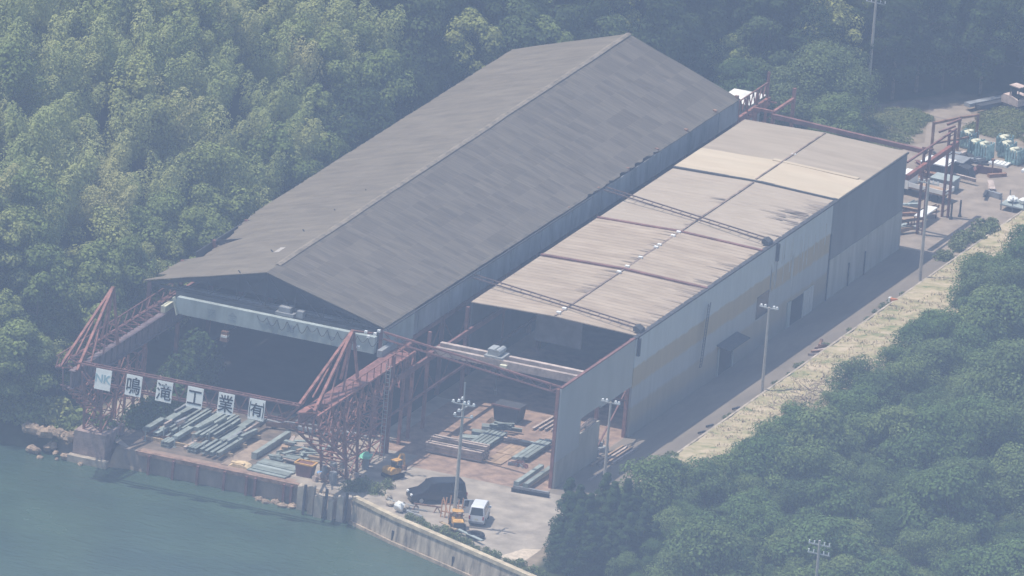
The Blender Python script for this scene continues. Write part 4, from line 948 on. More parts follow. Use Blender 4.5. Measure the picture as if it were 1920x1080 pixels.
rnd = random.Random(15)
for i in range(22):
    steel('shaded_steel', ['H', 'box', 'U'][i % 3], rnd.uniform(7.5, 20.5), rnd.uniform(-5.5, -1.5), .03 + .2 * (i % 2), rnd.uniform(1.5, 3.6), rnd.uniform(.2, .45), rnd.uniform(.15, .4), R(rnd.uniform(-100, -70) if i % 2 else rnd.uniform(-10, 8)), [DARK, MIDGREY, RUSTY][i % 3], 'dark steel length in the jumble at the mouth of the big shed', 'steel length', 'jumble at the mouth of the big shed')
# low bay stock
for k in range(4):
    for j in range(4 if k < 3 else 2):
        steel('long_bar', 'I2', 27.7 + .1 * (k % 2), -1.15 - j * .5 - .06 * k, 0.12 + .30 * k, 5.2, .30, .26, R(-88), PINKSTEEL, 'long pinkish bar in the stack lying across the mouth of the low bay', 'bar', 'bars stacked across the bay mouth')
for j in range(2): sleepers(27.9 + j * 3.9, 28.15 + j * 3.9, -2.0, 'timber sleeper under the pinkish bar stack', 'sleepers under the bar stack')
for j in range(5):
    steel('long_beam', 'H', 30.45 + j * .36, -.1, .15, 5.4, .28, .36, R(-.8), GREENSTEEL, 'long grey green H beam in the row beside the brown plates', 'beam', 'H beams beside the brown plates')
for i, (x, y, l, a, z) in enumerate(((30.2, 5.6, 1.9, -70, .5), (30.4, 6.2, 1.7, -95, .62), (30.9, 5.7, 1.5, -60, .7), (31.2, 6.6, 1.6, -80, .2), (30.1, 6.6, 1.5, -110, .3))):
    steel('short_beam', 'H', x, y, z, l, .3, .3, R(a), GREENSTEEL, 'short beam piled loosely behind the H beam row', 'beam', 'loose short beams in the bay')
for i in range(4):
    for j in range(2):
        steel('brown_plate', 'box', 33.15 + i * .40, -2.1 + j * 2.9, .02 + .015 * ((i + j) % 2), 2.8, .38, .06, R(-2), BROWNSTEEL, 'flat brown plate in the paved patch at the middle of the low bay', 'plate', 'brown plates in the bay')
steel('cross_beam', 'H', 32.2, 4.2, .08, 3.0, .3, .3, R(-88), PINKSTEEL, 'pale beam lying crosswise at the end of the brown plates', 'beam', None)
steel('cross_beam', 'box', 33.9, 4.0, .40, 1.5, .3, .1, R(-86), MATS['pale_grey_paint'], 'short pale flat resting over the end of the crosswise beam', 'flat bar', None)
for j in range(3):
    steel('wide_beam', 'box' if j < 2 else 'I2', 35.2 + j * .42, -.8 + .3 * j, .3, 6.0, .36, .22, R(-1), GREENSTEEL, 'grey green wide beam in the row by the road wall', 'beam', 'wide beams by the road wall')
for i in range(8):
    steel('scrap_plate', 'U', 35.0 + .25 * i, -1.6 + .12 * (i % 3), .02 + .05 * (i % 2), 1.0, .3, .25, R(-70 + 20 * i), DKRED if i % 2 else MIDGREY, 'dark scrap piece at the near end of the wide beams', 'scrap', 'scrap at the beam ends')
for j in range(2):
    steel('front_beam', 'box', 38.1 + j * .85, -7.2, .30, 5.6, .40, .36, R(0), GREENSTEEL, ['heavy grey green girder jutting from the bay towards the yard', 'heavy grey green girder lying against the front column of the wall'][j], 'girder', None)
steel('bearing_beam', 'H', 38.0, -8.0, .02, 3.4, .34, .34, R(-84), DARK, 'dark bearer beam lying on the ground at the wall corner', 'beam', None)
steel('bearing_beam', 'box', 37.9, -7.2, .02, 3.2, .25, .28, R(-88), MIDGREY, 'grey bearer under the two heavy girders', 'beam', None)
for i in range(3):
    for k in range(3):
        steel('plate_stack', 'box', 29.0 + .15 * i, 2.4 + i * 1.9, .03 + .12 * k, 1.5, 1.1 - .1 * k, .09, R(-70), [GREENSTEEL, MATS['pale_grey_paint'], GREENSTEEL][k], 'grey plate in a low stack along the shaded side of the bay', 'plate', 'plate stacks in the bay')
cb2 = thing('steel_bin', 'dark steel bin standing at the back of the lit bay floor', 'bin', (30.4, 9.6, 0))
MB().prism([(29.3, .1), (31.4, .1), (31.6, 1.5), (29.1, 1.5)], 1, 8.9, 10.6).build('body', DARK, cb2); MB().box(29.0, 31.7, 8.8, 8.9, 1.4, 1.55).build('rim', DKRED, cb2)
tm_ = thing('timber_wedge', 'orange timber block lying before the dark steel bin', 'timber', (29.2, 8.2, 0)); MB().prism([(28.9, 0.01), (29.6, 0.01), (29.3, .5)], 1, 8.0, 8.5).build('block', WOOD, tm_)
for j in range(4):
    steel('lit_bar', 'H', 33.2 + j * .5, 8.4 + .2 * j, .05, 4.2, .2, .2, R(-3), PINKSTEEL, 'thin pale bar in the row deep inside the low bay', 'bar', 'thin bars deep in the bay')
# rails and stock by the opening in the road wall
for j in range(4):
    steel('rail_bar', 'H', 41.3 + j * .42, 2.2 + .6 * j, .03, 6.6 - j * .5, .2, .22, R(-2), [BROWNSTEEL, PINKSTEEL, BROWNSTEEL, PINKSTEEL][j], 'brown bar lying along the road outside the wall opening', 'bar', 'bars outside the wall opening')
steel('rail_bar', 'box', 42.5, -1.2, .02, 2.9, .14, .1, R(-3), PINKSTEEL, 'single thin pale bar lying on the road by the light pole', 'bar', None)
rnd = random.Random(31)
for i in range(14):
    x = 39.2 + rnd.random() * 1.3; y = 4.8 + rnd.random() * 2.2
    o = MB().box(0, .5, 0, .4, 0, .3 + .4 * rnd.random()).box(.05, .12, .05, .1, .7, 1.0).build('stacked_part', [MIDGREY, GREY, PINKSTEEL][i % 3], origin=(0, 0, 0)); o.location = (x, y, .02); o.rotation_euler = (0, 0, rnd.random())
    tag(o, 'small grey part stacked in the wall opening', 'machine part', 'parts stacked in the wall opening')
for i in range(7):
    steel('sill_bar', 'U', 40.45 + .07 * (i % 4), .2 + i * .42, 3.6 + .09 * (i % 3), 1.2, .2, .25, R(-2 + 3 * (i % 3)), PINKSTEEL, 'short pale bar lying on the sill of the wall opening', 'bar', 'bars on the opening sill')

# ------------------------------------------------------------------ light poles, utility poles, wires
def lamp_pole(label, x, y, h, n_, spread, r0=0.15, ground=0.0):
    p = thing('light_pole', label, 'light pole', (x, y, ground), group='floodlight poles')
    MB().tube((x, y, ground), (x, y, ground + h), r0, r0 * .6, n=10).build('pole', POLEC, p)
    if n_ > 4: MB().tube((x, y, ground + h), (x, y, ground + h + 1.9), .07, n=6).build('lightning_rod', GREY, p)
    a = MB().bar((x - spread, y, ground + h - .1), (x + spread, y, ground + h - .1), .1)
    if n_ > 4: a.bar((x, y - spread, ground + h - .5), (x, y + spread, ground + h - .5), .1).bar((x - spread * .7, y - .3, ground + h - 1.2), (x + spread * .8, y + .1, ground + h - 1.2), .09)
    a.build('cross_arm', GREY, p)
    spots = [(-spread, 0, .0), (spread, 0, .0)] if n_ == 2 else ([(-spread, 0, 0), (-spread * .55, .1, 0), (spread * .55, .1, 0), (spread, 0, 0)] if n_ == 4 else
             [(-spread, 0, 0), (-spread * .5, .1, .1), (spread * .45, .1, .15), (spread, 0, 0), (0, -spread, -.4), (.1, spread, -.4), (-.6, -.3, -1.0), (.8, .1, -1.1), (.3, -.5, .2), (-.25, .3, .3)])
    for (dx, dy, dz) in spots:
        X, Y, Z = x + dx, y + dy, ground + h + dz
        f = MB().prism([(X - .13, Z - .05), (X + .13, Z - .05), (X + .07, Z + .16), (X - .07, Z + .16)], 1, Y - .13, Y + .08)
        fl = f.build('floodlight', LAMP_GLASS, p)
    return p
lamp_pole('tall floodlight pole crowned with many white lamps by the white van', 37.4, -19.4, 11.0, 10, 0.95, .19)
lamp_pole('floodlight pole with four white lamps at the wall opening by the road end', 44.15, -2.0, 7.7, 4, 0.75)
lamp_pole('floodlight pole with four white lamps at mid road before the canopied doorway', 46.0, 30.1, 8.0, 4, 0.75)
def util_pole(label, x, y, h, z0, arms=2):
    p = thing('utility_pole', label, 'utility pole', (x, y, z0))
    MB().tube((x, y, z0), (x, y, z0 + h), .17, .11, n=10).build('pole', POLEC, p)
    for k in range(arms):
        MB().bar((x - 1.0, y, z0 + h - .4 - .8 * k), (x + 1.0, y, z0 + h - .4 - .8 * k), .1).build('cross_arm', GREY, p)
        for dx in (-.9, -.45, .45, .9): MB().tube((x + dx, y, z0 + h - .35 - .8 * k), (x + dx, y, z0 + h - .1 - .8 * k), .06, n=6).build('insulator', WHITE, p)
    return p
util_pole('plain utility pole standing at the far end of the straw bank', 45.75, 69.0, 9.6, 0, 1)
util_pole('tall pale utility pole behind the big round tree', 22.3, 115.5, 11.2, 0.0, 2)
util_pole('utility pole top with white insulators rising out of the thicket', 74.9, -31.0, 9.2, 0.4, 2)
wr = thing('power_lines', 'thin power lines sagging past the tall pole across the dark wood', 'wires', (19, 124, 12))
wb_ = MB()
for k, (z_, dx) in enumerate(((10.6, -.9), (10.3, 0.0), (9.2, .7))):
    a = Vector((-12, 118, z_ + 5)); m_ = Vector((22.3 + dx, 115.5, z_ + .4 - .5 * k)); c = Vector((62, 112, z_ - 1))
    for p, q in ((a, m_), (m_, c)):
        pts = [p.lerp(q, i / 16) - Vector((0, 0, 1.6 * math.sin(math.pi * i / 16))) for i in range(17)]
        wb_.path(pts, 0.03, 4)
wb_.build('cable', WIRE, wr)

# ------------------------------------------------------------------ vehicles
def ring(pts, name=None): return pts
def car(name, label, L_, W_, H_, hood, ws, m, kind, glass_from=0.52):
    """side profile extruded with tumblehome; built nose towards -X, centred on the origin"""
    p = thing(name, label, 'van', (0, 0, 0))
    h0 = 0.28
    prof = [(-L_ / 2, h0), (-L_ / 2 - .02, .62), (-L_ / 2 + .12, .86), (-L_ / 2 + hood, 1.06), (-L_ / 2 + hood + ws, H_ - .10), (-L_ / 2 + hood + ws + .35, H_), (L_ / 2 - .55, H_), (L_ / 2 - .22, H_ - .08), (L_ / 2 - .06, H_ * .55), (L_ / 2, .55), (L_ / 2 - .03, h0)]
    def half(z): return W_ / 2 - (0.0 if z < H_ * .52 else .13 * (z - H_ * .52) / (H_ * .48))
    b = MB(); n_ = len(prof); V = []
    for s in (-1, 1):
        for (x, z) in prof: V.append((x, s * half(z), z))
    F = [tuple(range(n_)), tuple(range(2 * n_ - 1, n_ - 1, -1))] + [(i, n_ + i, n_ + (i + 1) % n_, (i + 1) % n_) for i in range(n_)]
    b.add(V, F); body = b.build('body', m, p)
    md = body.modifiers.new('bevel', 'BEVEL'); md.width = .07; md.segments = 2; md.limit_method = 'ANGLE'
    zg0, zg1 = H_ * .56, H_ - .16
    xa, xb = -L_ / 2 + hood + ws * .62, L_ / 2 - .32
    for s in (-1, 1):
        g_ = MB(); k = 3
        for i in range(k):
            u0, u1 = lerp(xa, xb, i / k) + .04, lerp(xa, xb, (i + 1) / k) - .04
            g_.add([(u0 - (0.0 if i else .25), s * (half(zg0) + .012), zg0), (u1, s * (half(zg0) + .012), zg0), (u1 - (.0 if i < k - 1 else .05), s * (half(zg1) + .012), zg1), (u0 + (0.0 if i else .1), s * (half(zg1) + .012), zg1)], [(0, 1, 2, 3)])
        g_.build('side_window', GLASS, p)
    x0, z0, x1, z1 = -L_ / 2 + hood, 1.06, -L_ / 2 + hood + ws, H_ - .10
    MB().add([(lerp(x0, x1, .1) - .012, -half(z0) + .1, lerp(z0, z1, .1) + .012), (lerp(x0, x1, .1) - .012, half(z0) - .1, lerp(z0, z1, .1) + .012), (lerp(x0, x1, .92) - .012, half(z1) - .1, lerp(z0, z1, .92) + .012), (lerp(x0, x1, .92) - .012, -half(z1) + .1, lerp(z0, z1, .92) + .012)], [(0, 1, 2, 3)])
    wsb = MB(); wsb.add([(lerp(x0, x1, .1) - .012, -half(z0) + .1, lerp(z0, z1, .1) + .012), (lerp(x0, x1, .1) - .012, half(z0) - .1, lerp(z0, z1, .1) + .012), (lerp(x0, x1, .92) - .012, half(z1) - .1, lerp(z0, z1, .92) + .012), (lerp(x0, x1, .92) - .012, -half(z1) + .1, lerp(z0, z1, .92) + .012)], [(0, 1, 2, 3)])
    wsb.build('windscreen', GLASS, p)
    rx0, rx1 = L_ / 2 - .06, L_ / 2 - .22
    rw = MB(); rw.add([(rx0 - .02 + .02, -half(zg0) + .12, H_ * .57), (rx0 - .02 + .02, half(zg0) - .12, H_ * .57), (rx1 + .02, half(zg1) - .12, H_ - .12), (rx1 + .02, -half(zg1) + .12, H_ - .12)], [(0, 1, 2, 3)])
    rw.build('rear_window', GLASS, p)
    for s in (-1, 1):
        MB().box(-L_ / 2 - .05, -L_ / 2 + .1, s * (W_ / 2 - .32) - .17, s * (W_ / 2 - .32) + .17, .66, .82).build('headlight', LAMP_GLASS, p)
        MB().box(L_ / 2 - .06, L_ / 2 + .03, s * (W_ / 2 - .11) - .07, s * (W_ / 2 - .11) + .07, .7, 1.0).build('tail_light', REDLAMP, p)
        MB().box(xa - .1, xa + .08, s * (W_ / 2 + .02) - .02 + (.0 if s < 0 else 0), s * (W_ / 2 + .16), zg0 - .02, zg0 + .16).build('mirror', m, p)
        for x in (-L_ / 2 + .85, L_ / 2 - .8):
            wy = s * (W_ / 2 - .1)
            wh = MB().tube((x, wy - .1, .32), (x, wy + .12 * 1, .32), .32, n=16).build('wheel', BLACK, p)
            sub(MB().tube((x, s * (W_ / 2 + .022), .32), (x, s * (W_ / 2 + .03), .32), .19, n=12), 'rim', GREY, wh, (0, 0, 0))
    MB().box(L_ / 2 + .005, L_ / 2 + .02, -.17, .17, .62, .78).build('number_plate', CREAM, p)
    MB().box(-L_ / 2 - .06, -L_ / 2 + .05, -W_ / 2 + .12, W_ / 2 - .12, .3, .52).build('bumper', m if kind == 'b' else MIDGREY, p)
    MB().box(L_ / 2 - .1, L_ / 2 + .05, -W_ / 2 + .1, W_ / 2 - .1, .32, .5).build('bumper', m if kind == 'b' else MIDGREY, p)
    return p
bv = car('black_van', 'black people carrier van parked on the yard near the seawall', 4.9, 1.82, 1.9, .95, .85, VANBLACK, 'b')
bv.location = (33.6, -14.2, .01); bv.rotation_euler = (0, 0, R(38))
wv = car('white_van', 'small white van seen from behind with its side door open', 3.6, 1.5, 1.9, .35, .55, VANWHITE, 'w')
wv.location = (38.75, -17.0, .01); wv.rotation_euler = (0, 0, R(-77)); wv.scale = (.92,) * 3
# its open door: hinged at the left front of the van
def van_pt(lx, ly, lz=0): a = R(-77); return (lx * math.cos(a) - ly * math.sin(a), lx * math.sin(a) + ly * math.cos(a), lz)
dr = MB(); dr.add([(-.75, -.76, .4), (-.45, -1.65, .4), (-.45, -1.62, 1.75), (-.75, -.72, 1.75), (-.70, -.76, .4), (-.40, -1.65, .4), (-.40, -1.62, 1.75), (-.70, -.72, 1.75)], [(0, 1, 2, 3), (7, 6, 5, 4), (0, 4, 5, 1), (1, 5, 6, 2), (2, 6, 7, 3), (3, 7, 4, 0)])
o = dr.build('open_door', VANWHITE, None); o.location = (0, 0, 0); o.parent = wv
gl_ = MB(); gl_.add([(-.69, -.82, 1.08), (-.41, -1.55, 1.08), (-.41, -1.53, 1.66), (-.69, -.80, 1.66)], [(0, 1, 2, 3)]); o2 = gl_.build('door_window', GLASS, None); o2.parent = o

# compact excavator with its arm folded, behind the trestle
def excavator(name, label, x, y, rot, m, s=1.0):
    e = thing(name, label, 'excavator', (0, 0, 0))
    for sd in (-1, 1):
        MB().prism([(-1.1, .12), (-.9, 0), (.9, 0), (1.1, .12), (1.1, .42), (.9, .55), (-.9, .55), (-1.1, .42)], 1, sd * .75 - .18, sd * .75 + .18).build('track', BLACK, e)
    MB().box(-.7, .7, -.55, .55, .3, .6).build('undercarriage', DARK, e)
    MB().prism([(-1.15, .62), (.6, .62), (.6, 1.15), (-.2, 1.35), (-1.0, 1.35), (-1.2, 1.1)], 1, -.75, .75).build('body', m, e)
    c = MB()
    for (px, py) in ((-.35, -.68), (-.35, .05), (.55, -.68), (.55, .05)): c.bar((px, py, 1.2), (px, py, 2.2), .07)
    c.build('cab_frame', DARK, e)
    MB().box(-.45, .65, -.76, .13, 2.2, 2.27).build('cab_roof', m, e)
    MB().box(-.3, .5, -.62, 0, 1.3, 1.4).box(-.3, -.2, -.62, 0, 1.4, 1.9).build('seat', BLACK, e)
    MB().bar((.6, .3, 1.0), (1.5, .35, 2.5), .22, .26).bar((1.5, .35, 2.5), (2.1, .35, 2.3), .2, .24).build('boom', m, e)
    MB().bar((2.1, .35, 2.35), (2.3, .35, .9), .17, .2).build('arm', m, e)
    MB().prism([(2.05, .9), (2.5, .95), (2.6, .5), (2.3, .3), (2.0, .5)], 1, .1, .6).build('bucket', RUSTY, e)
    MB().tube((.7, .33, 1.25), (1.55, .35, 2.35), .06, n=6).build('hydraulic_ram', GREY, e)
    e.location = (x, y, .01); e.rotation_euler = (0, 0, rot); e.scale = (s,) * 3
    return e
excavator('compact_excavator', 'small faded yellow excavator parked behind the trestle by the weeds', 28.0, -10.6, R(70), YELLOW, .72)
# wheel loader with forks by the white van
ld_ = thing('wheel_loader', 'faded orange wheel loader with black tyres parked beside the white van', 'loader', (0, 0, 0))
MB().prism([(-1.6, .55), (.6, .55), (.6, 1.2), (-.1, 1.35), (-1.6, 1.25)], 1, -.62, .62).build('body', YELLOW, ld_)
MB().box(-1.72, -1.55, -.6, .6, .5, 1.15).build('counterweight', DARK, ld_)
f_ = MB()
for (px, py) in ((-.3, -.55), (-.3, .55), (.55, -.55), (.55, .55)): f_.bar((px, py, 1.2), (px, py, 2.1), .07)
f_.build('canopy_frame', DARK, ld_)
MB().box(-.45, .7, -.66, .66, 2.1, 2.18).build('canopy', YELLOW, ld_)
for x in (-1.05, .95):
    for sd in (-1, 1):
        wh = MB().tube((x, sd * .62, .45), (x, sd * .92, .45), .45, n=16).build('wheel', BLACK, ld_); sub(MB().tube((x, sd * .925, .45), (x, sd * .94, .45), .22, n=12), 'rim', YELLOW, wh, (0, 0, 0))
MB().bar((.5, -.4, 1.2), (1.9, -.4, .75), .12, .2).bar((.5, .4, 1.2), (1.9, .4, .75), .12, .2).build('lift_arm', YELLOW, ld_)
fk = MB().box(1.9, 1.98, -.7, .7, .3, 1.15); fk.box(1.98, 3.0, -.45, -.33, .3, .36).box(1.98, 3.0, .33, .45, .3, .36); fk.build('fork_carriage', RUSTY, ld_)
ld_.location = (37.9, -19.9, .01); ld_.rotation_euler = (0, 0, R(118)); ld_.scale = (.72,) * 3
rk = thing('steel_rack', 'orange brown steel rack of upright bars beside the tall light pole', 'rack', (36.3, -17.6, 0))
r_ = MB()
for i in range(6): r_.bar((35.6 + .38 * i, -18.0, 0), (35.55 + .38 * i, -17.7, 1.5 + .25 * (i % 3)), .09)
r_.bar((35.5, -17.85, .5), (37.7, -17.85, .5), .09).bar((35.5, -17.75, 1.2), (37.7, -17.75, 1.2), .09).bar((35.6, -17.7, 1.7), (36.3, -18.2, .6), .08)
r_.build('frame', mat('orange_rust_paint', (.52, .28, .15), .75, .2, 2), rk)
tr_ = thing('trestle_stand', 'low rusty trestle stand in front of the black van', 'trestle', (34.0, -17.4, 0))
r_ = MB().bar((32.9, -17.6, .55), (35.2, -17.1, .55), .12)
for (px, py) in ((33.1, -17.55), (34.9, -17.15)): r_.bar((px - .2, py - .25, 0), (px, py, .52), .07).bar((px + .2, py + .25, 0), (px, py, .52), .07)
r_.build('frame', RUSTY, tr_)
ty_ = thing('tyre', 'big black tyre lying on the yard by the seawall weeds', 'tyre', (40.2, -21.3, 0))
tb_ = MB()
nR, nr = 20, 8; V = []; F = []
for i in range(nR):
    a = 2 * math.pi * i / nR
    for j in range(nr):
        b_ = 2 * math.pi * j / nr; q = .62 + .22 * math.cos(b_); V.append((40.2 + q * math.cos(a), -21.3 + q * math.sin(a), .25 + .22 * math.sin(b_)))
for i in range(nR):
    for j in range(nr): F.append((i * nr + j, ((i + 1) % nR) * nr + j, ((i + 1) % nR) * nr + (j + 1) % nr, i * nr + (j + 1) % nr))
tb_.add(V, F); tb_.build('rubber', BLACK, ty_, smooth=True)
for i, (x, y, a) in enumerate(((38.6, -21.2, -28), (36.6, -20.3, -30))):
    steel('plank', 'box', x, y, .35, 3.2 if i == 0 else 2.2, .3, .08, R(-90 + a), [MATS['pale_grey_paint'], WOOD][i], ['pale plank propped above the weeds beside the tyre', 'bare plank lying in the weeds at the seawall'][i], 'plank', None)
rnd = random.Random(41)
for i in range(12):
    x = 29.6 + rnd.random() * 3.2; y = -17.9 + rnd.random() * 1.9 - (x - 29.6) * .3
    if i % 2: o = MB().bar((0, 0, .06 + .05 * (i % 3)), (1.6, .2, .06), .14).build('scrap_pipe', GREY, origin=(0, 0, 0)); lab, ct = 'grey scrap pipe on the pile behind the seawall', 'pipe'
    else: o = MB().rock((0, 0, .2), .35, i, .7).build('rubble_lump', CONC, origin=(0, 0, 0)); lab, ct = 'pale rubble lump on the pile behind the seawall', 'rubble'
    o.location = (x, y, .01); o.rotation_euler = (0, 0, rnd.uniform(-.6, .3)); tag(o, lab, ct, ct + ' behind the seawall')
wb2 = thing('white_bag', 'bulging white sack standing on the scrap pile behind the seawall', 'sack', (32.1, -18.9, 0)); MB().rock((32.1, -18.9, .5), .5, 77, .9).build('sack', WHITE, wb2)

# ------------------------------------------------------------------ back yard
gt = thing('gantry_frame', 'tall dull red gantry frame with sloping beam at the far end of the low shed', 'gantry', (40.8, 85, 0))
for y, top in ((81.7, 8.2), (88.0, 8.3)):
    p_ = MB()
    for dx in (-.28, .28): p_.bar((40.8 + dx, y, 0), (40.8 + dx, y, top), .18, .3)
    for i in range(9): z_ = .4 + i * .9; p_.bar((40.52, y, z_), (41.08, y, z_ + .45), .08)
    p_.build('leg', DKRED, gt)
MB().box(40.62, 40.98, 77, 89.5, 6.4, 6.9).build('runway_beam', mat('oxide_red_steel', (.26, .10, .08), .8, .25, 1.5, c2=(.12, .055, .045)), gt)
MB().bar((40.8, 76.6, 8.2), (40.8, 89, 8.2), .16).bar((40.3, 81.7, 8.2), (41.4, 81.7, 8.2), .14).bar((40.4, 87.5, 8.9), (41.3, 88.6, 9.3), .2).bar((40.4, 85.5, 8.7), (41.4, 86.9, 9.1), .16).build('top_frame', DKRED, gt)
MB().bar((40.7, 81.9, 7.8), (25.2, 82.8, 8.0), .36, .4).build('cross_beam', DKRED, gt)
p_ = MB()
for (x, y) in ((23.4, 83), (25.2, 83), (25.2, 88)): p_.bar((x, y, 0), (x, y, 9.3 if y > 84 else 8.4), .28)
p_.bar((23.4, 83, 8.3), (25.2, 83, 8.3), .25).bar((25.2, 83, 8.3), (25.2, 88, 8.3), .25).bar((23.4, 83, 6.4), (25.2, 83, 8.2), .12)
p_.build('end_frame', RED, gt)
bs = thing('crane_bracket_frame', 'red steel frame with small stairs at the far corner of the gabled shed', 'frame', (22.9, 84, 0))
p_ = MB()
for y in (81.3, 83.5, 86.0, 88.5):
    p_.bar((22.4, y, 0), (22.4, y, 9.2), .2); p_.bar((22.4, y, 7.4), (23.4, y, 7.4), .14)
p_.box(22.3, 22.6, 81, 89, 6.9, 7.7); lattice(p_, (22.4, 81.3, 8.0), (22.4, 88.5, 8.0), (22.4, 81.3, 9.2), (22.4, 88.5, 9.2), 7, .09); p_.bar((22.4, 81.3, 9.2), (22.4, 88.5, 9.2), .1)
p_.bar((22.4, 88.5, 7.5), (22.4, 88.5, 10.2), .22)
p_.build('frame', RED, bs)
ht = thing('site_hut', 'small hut with a bright white roof behind the far corner of the gabled shed', 'hut', (18, 95, 0))
MB().box(16.4, 18.9, 93.0, 96.4, 0, 5.3).build('wall', MIDGREY, ht)

hr = MB(); hr.add([(16.1, 92.7, 5.3), (19.3, 92.7, 5.3), (19.3, 96.7, 5.3), (16.1, 96.7, 5.3), (17.7, 93.7, 5.65), (17.7, 95.7, 5.65)], [(0, 1, 4), (1, 2, 5, 4), (2, 3, 5), (3, 0, 4, 5), (3, 2, 1, 0)]); hr.build('roof', WHITEROOF, ht)
MB().box(17.2, 18.1, 92.94, 92.985, 0, 2.1).build('door', DARK, ht)
wt = thing('flatbed_truck', 'white flatbed truck standing behind the gantry legs', 'truck', (0, 0, 0))
MB().prism([(-2.6, .6), (-2.6, 1.2), (-2.35, 1.95), (-1.2, 2.0), (-1.2, .6)], 1, -.9, .9).build('cab', WHITE, wt)

MB().quad((-2.58, -.8, 1.25), (-2.58, .8, 1.25), (-2.38, .75, 1.85), (-2.38, -.75, 1.85)).build('windscreen', GLASS, wt)
MB().box(-1.1, 2.6, -.95, .95, .75, .9).build('bed', BROWNSTEEL, wt)
MB().box(-1.1, 2.6, -.98, -.93, .9, 1.3).box(-1.1, 2.6, .93, .98, .9, 1.3).box(2.55, 2.62, -.93, .93, .9, 1.3).build('side_board', WHITE, wt)
for x in (-1.9, 1.6):
    for s in (-1, 1): MB().tube((x, s * .7, .38), (x, s * .95, .38), .38, n=12).build('wheel', BLACK, wt)
wt.location = (36.9, 92.6, .02); wt.rotation_euler = (0, 0, R(-8))
gc = thing('storage_rack', 'low white roofed rack at the foot of the far gantry leg', 'rack', (39.9, 86.2, 0))
MB().box(39.4, 40.3, 83.6, 87.2, .95, 1.05).build('top', WHITE, gc)
p_ = MB()
for (x, y) in ((39.45, 83.7), (40.25, 83.7), (39.45, 87.1), (40.25, 87.1)): p_.bar((x, y, 0), (x, y, .95), .08)
p_.build('frame', RUSTY, gc)
# stacked stock between the shed end and the gantry
rnd = random.Random(51)
for i in range(16):
    x = 35.5 + rnd.random() * 4; y = 78.2 + rnd.random() * 9
    steel('yard_stock', ['H', 'box', 'U'][i % 3], x, y, .02 + .3 * (i % 2), 2.4, .35, .3, R(rnd.uniform(-100, 10)), [PINKSTEEL, MATS['pale_grey_paint'], RUSTY, BROWNSTEEL][i % 4], 'length of steel in the stock behind the low shed', 'steel length', 'stock behind the low shed')
for i, (x, y, sx, sy, h) in enumerate(((34.6, 97.5, 2.6, 2.2, 1.6), (36.6, 94.9, 2.2, 1.8, 1.1), (35.2, 100.5, 2.4, 2.0, 1.2))):
    o = thing('steel_container', ['dark steel container with white lid behind the gantry', 'low grey bin between truck and container', 'dark container nearest the tangled frames'][i], 'container', (x, y, 0))
    b_ = MB().box(x, x + sx, y, y + sy, 0.05, h)
    for q in range(5): b_.box(x + .2 + q * (sx - .4) / 5, x + .3 + q * (sx - .4) / 5, y - .06, y, .1, h - .05)
    b_.build('body', [DARK, MIDGREY, DARK][i], o); MB().box(x - .05, x + sx + .05, y - .08, y + sy + .05, h, h + .1).build('lid', [WHITE, PALE, MIDGREY][i], o)
# teal bins
rnd = random.Random(61)
TB = [(34.9, 109.2), (36.3, 107.4), (37.5, 106.4), (38.9, 108.6), (40.2, 107.2), (41.5, 109.4), (42.6, 107.6), (41.0, 111.6), (43.0, 110.9), (38.0, 110.3), (44.3, 109.3)]
bin0 = None
for i, (x, y) in enumerate(TB):
    if bin0 is None:
        bin0 = thing('slatted_bin', 'pale teal slatted bin full of scrap in the far yard', 'bin', (0, 0, 0), group='teal bins in the far yard')
        b_ = MB().box(-.5, .5, -.5, .5, .1, .2)
        for k in range(5):
            q = -.45 + k * .225
            b_.box(q - .06, q + .06, -.56, -.5, .1, 1.5).box(q - .06, q + .06, .5, .56, .1, 1.5).box(-.56, -.5, q - .06, q + .06, .1, 1.5).box(.5, .56, q - .06, q + .06, .1, 1.5)
        b_.build('cage', TEAL, bin0)
        MB().rock((0, 0, 1.35), .46, 5, .6).rock((.15, -.1, 1.6), .22, 6, .6).build('scrap_load', CREAM, bin0)
        MB().box(-.5, .5, -.5, .5, 0, .09).build('skid', WOOD, bin0)
        c = bin0
    else: c = dup(bin0, (0, 0, 0))
    c.location = (x, y, 0.01); c.rotation_euler = (0, 0, rnd.uniform(-.3, .3)); c.scale = (1.25, 1.25, rnd.uniform(.8, 1.25))
for i, (x, y) in enumerate(((39.2, 106.0), (42.6, 105.6))):
    o = thing('white_pallet', ['white pallet lying before the teal bins', 'white stacked pallet at the right edge of the bins'][i], 'pallet', (x, y, 0))
    p_ = MB()
    for q in range(5): p_.box(x - .9 + q * .38, x - .6 + q * .38, y - .6, y + .6, .18, .24)
    for q in range(3): p_.box(x - .9, x + .92, y - .6 + q * .52, y - .5 + q * .52, .03, .18)
    p_.build('deck', WHITE, o)
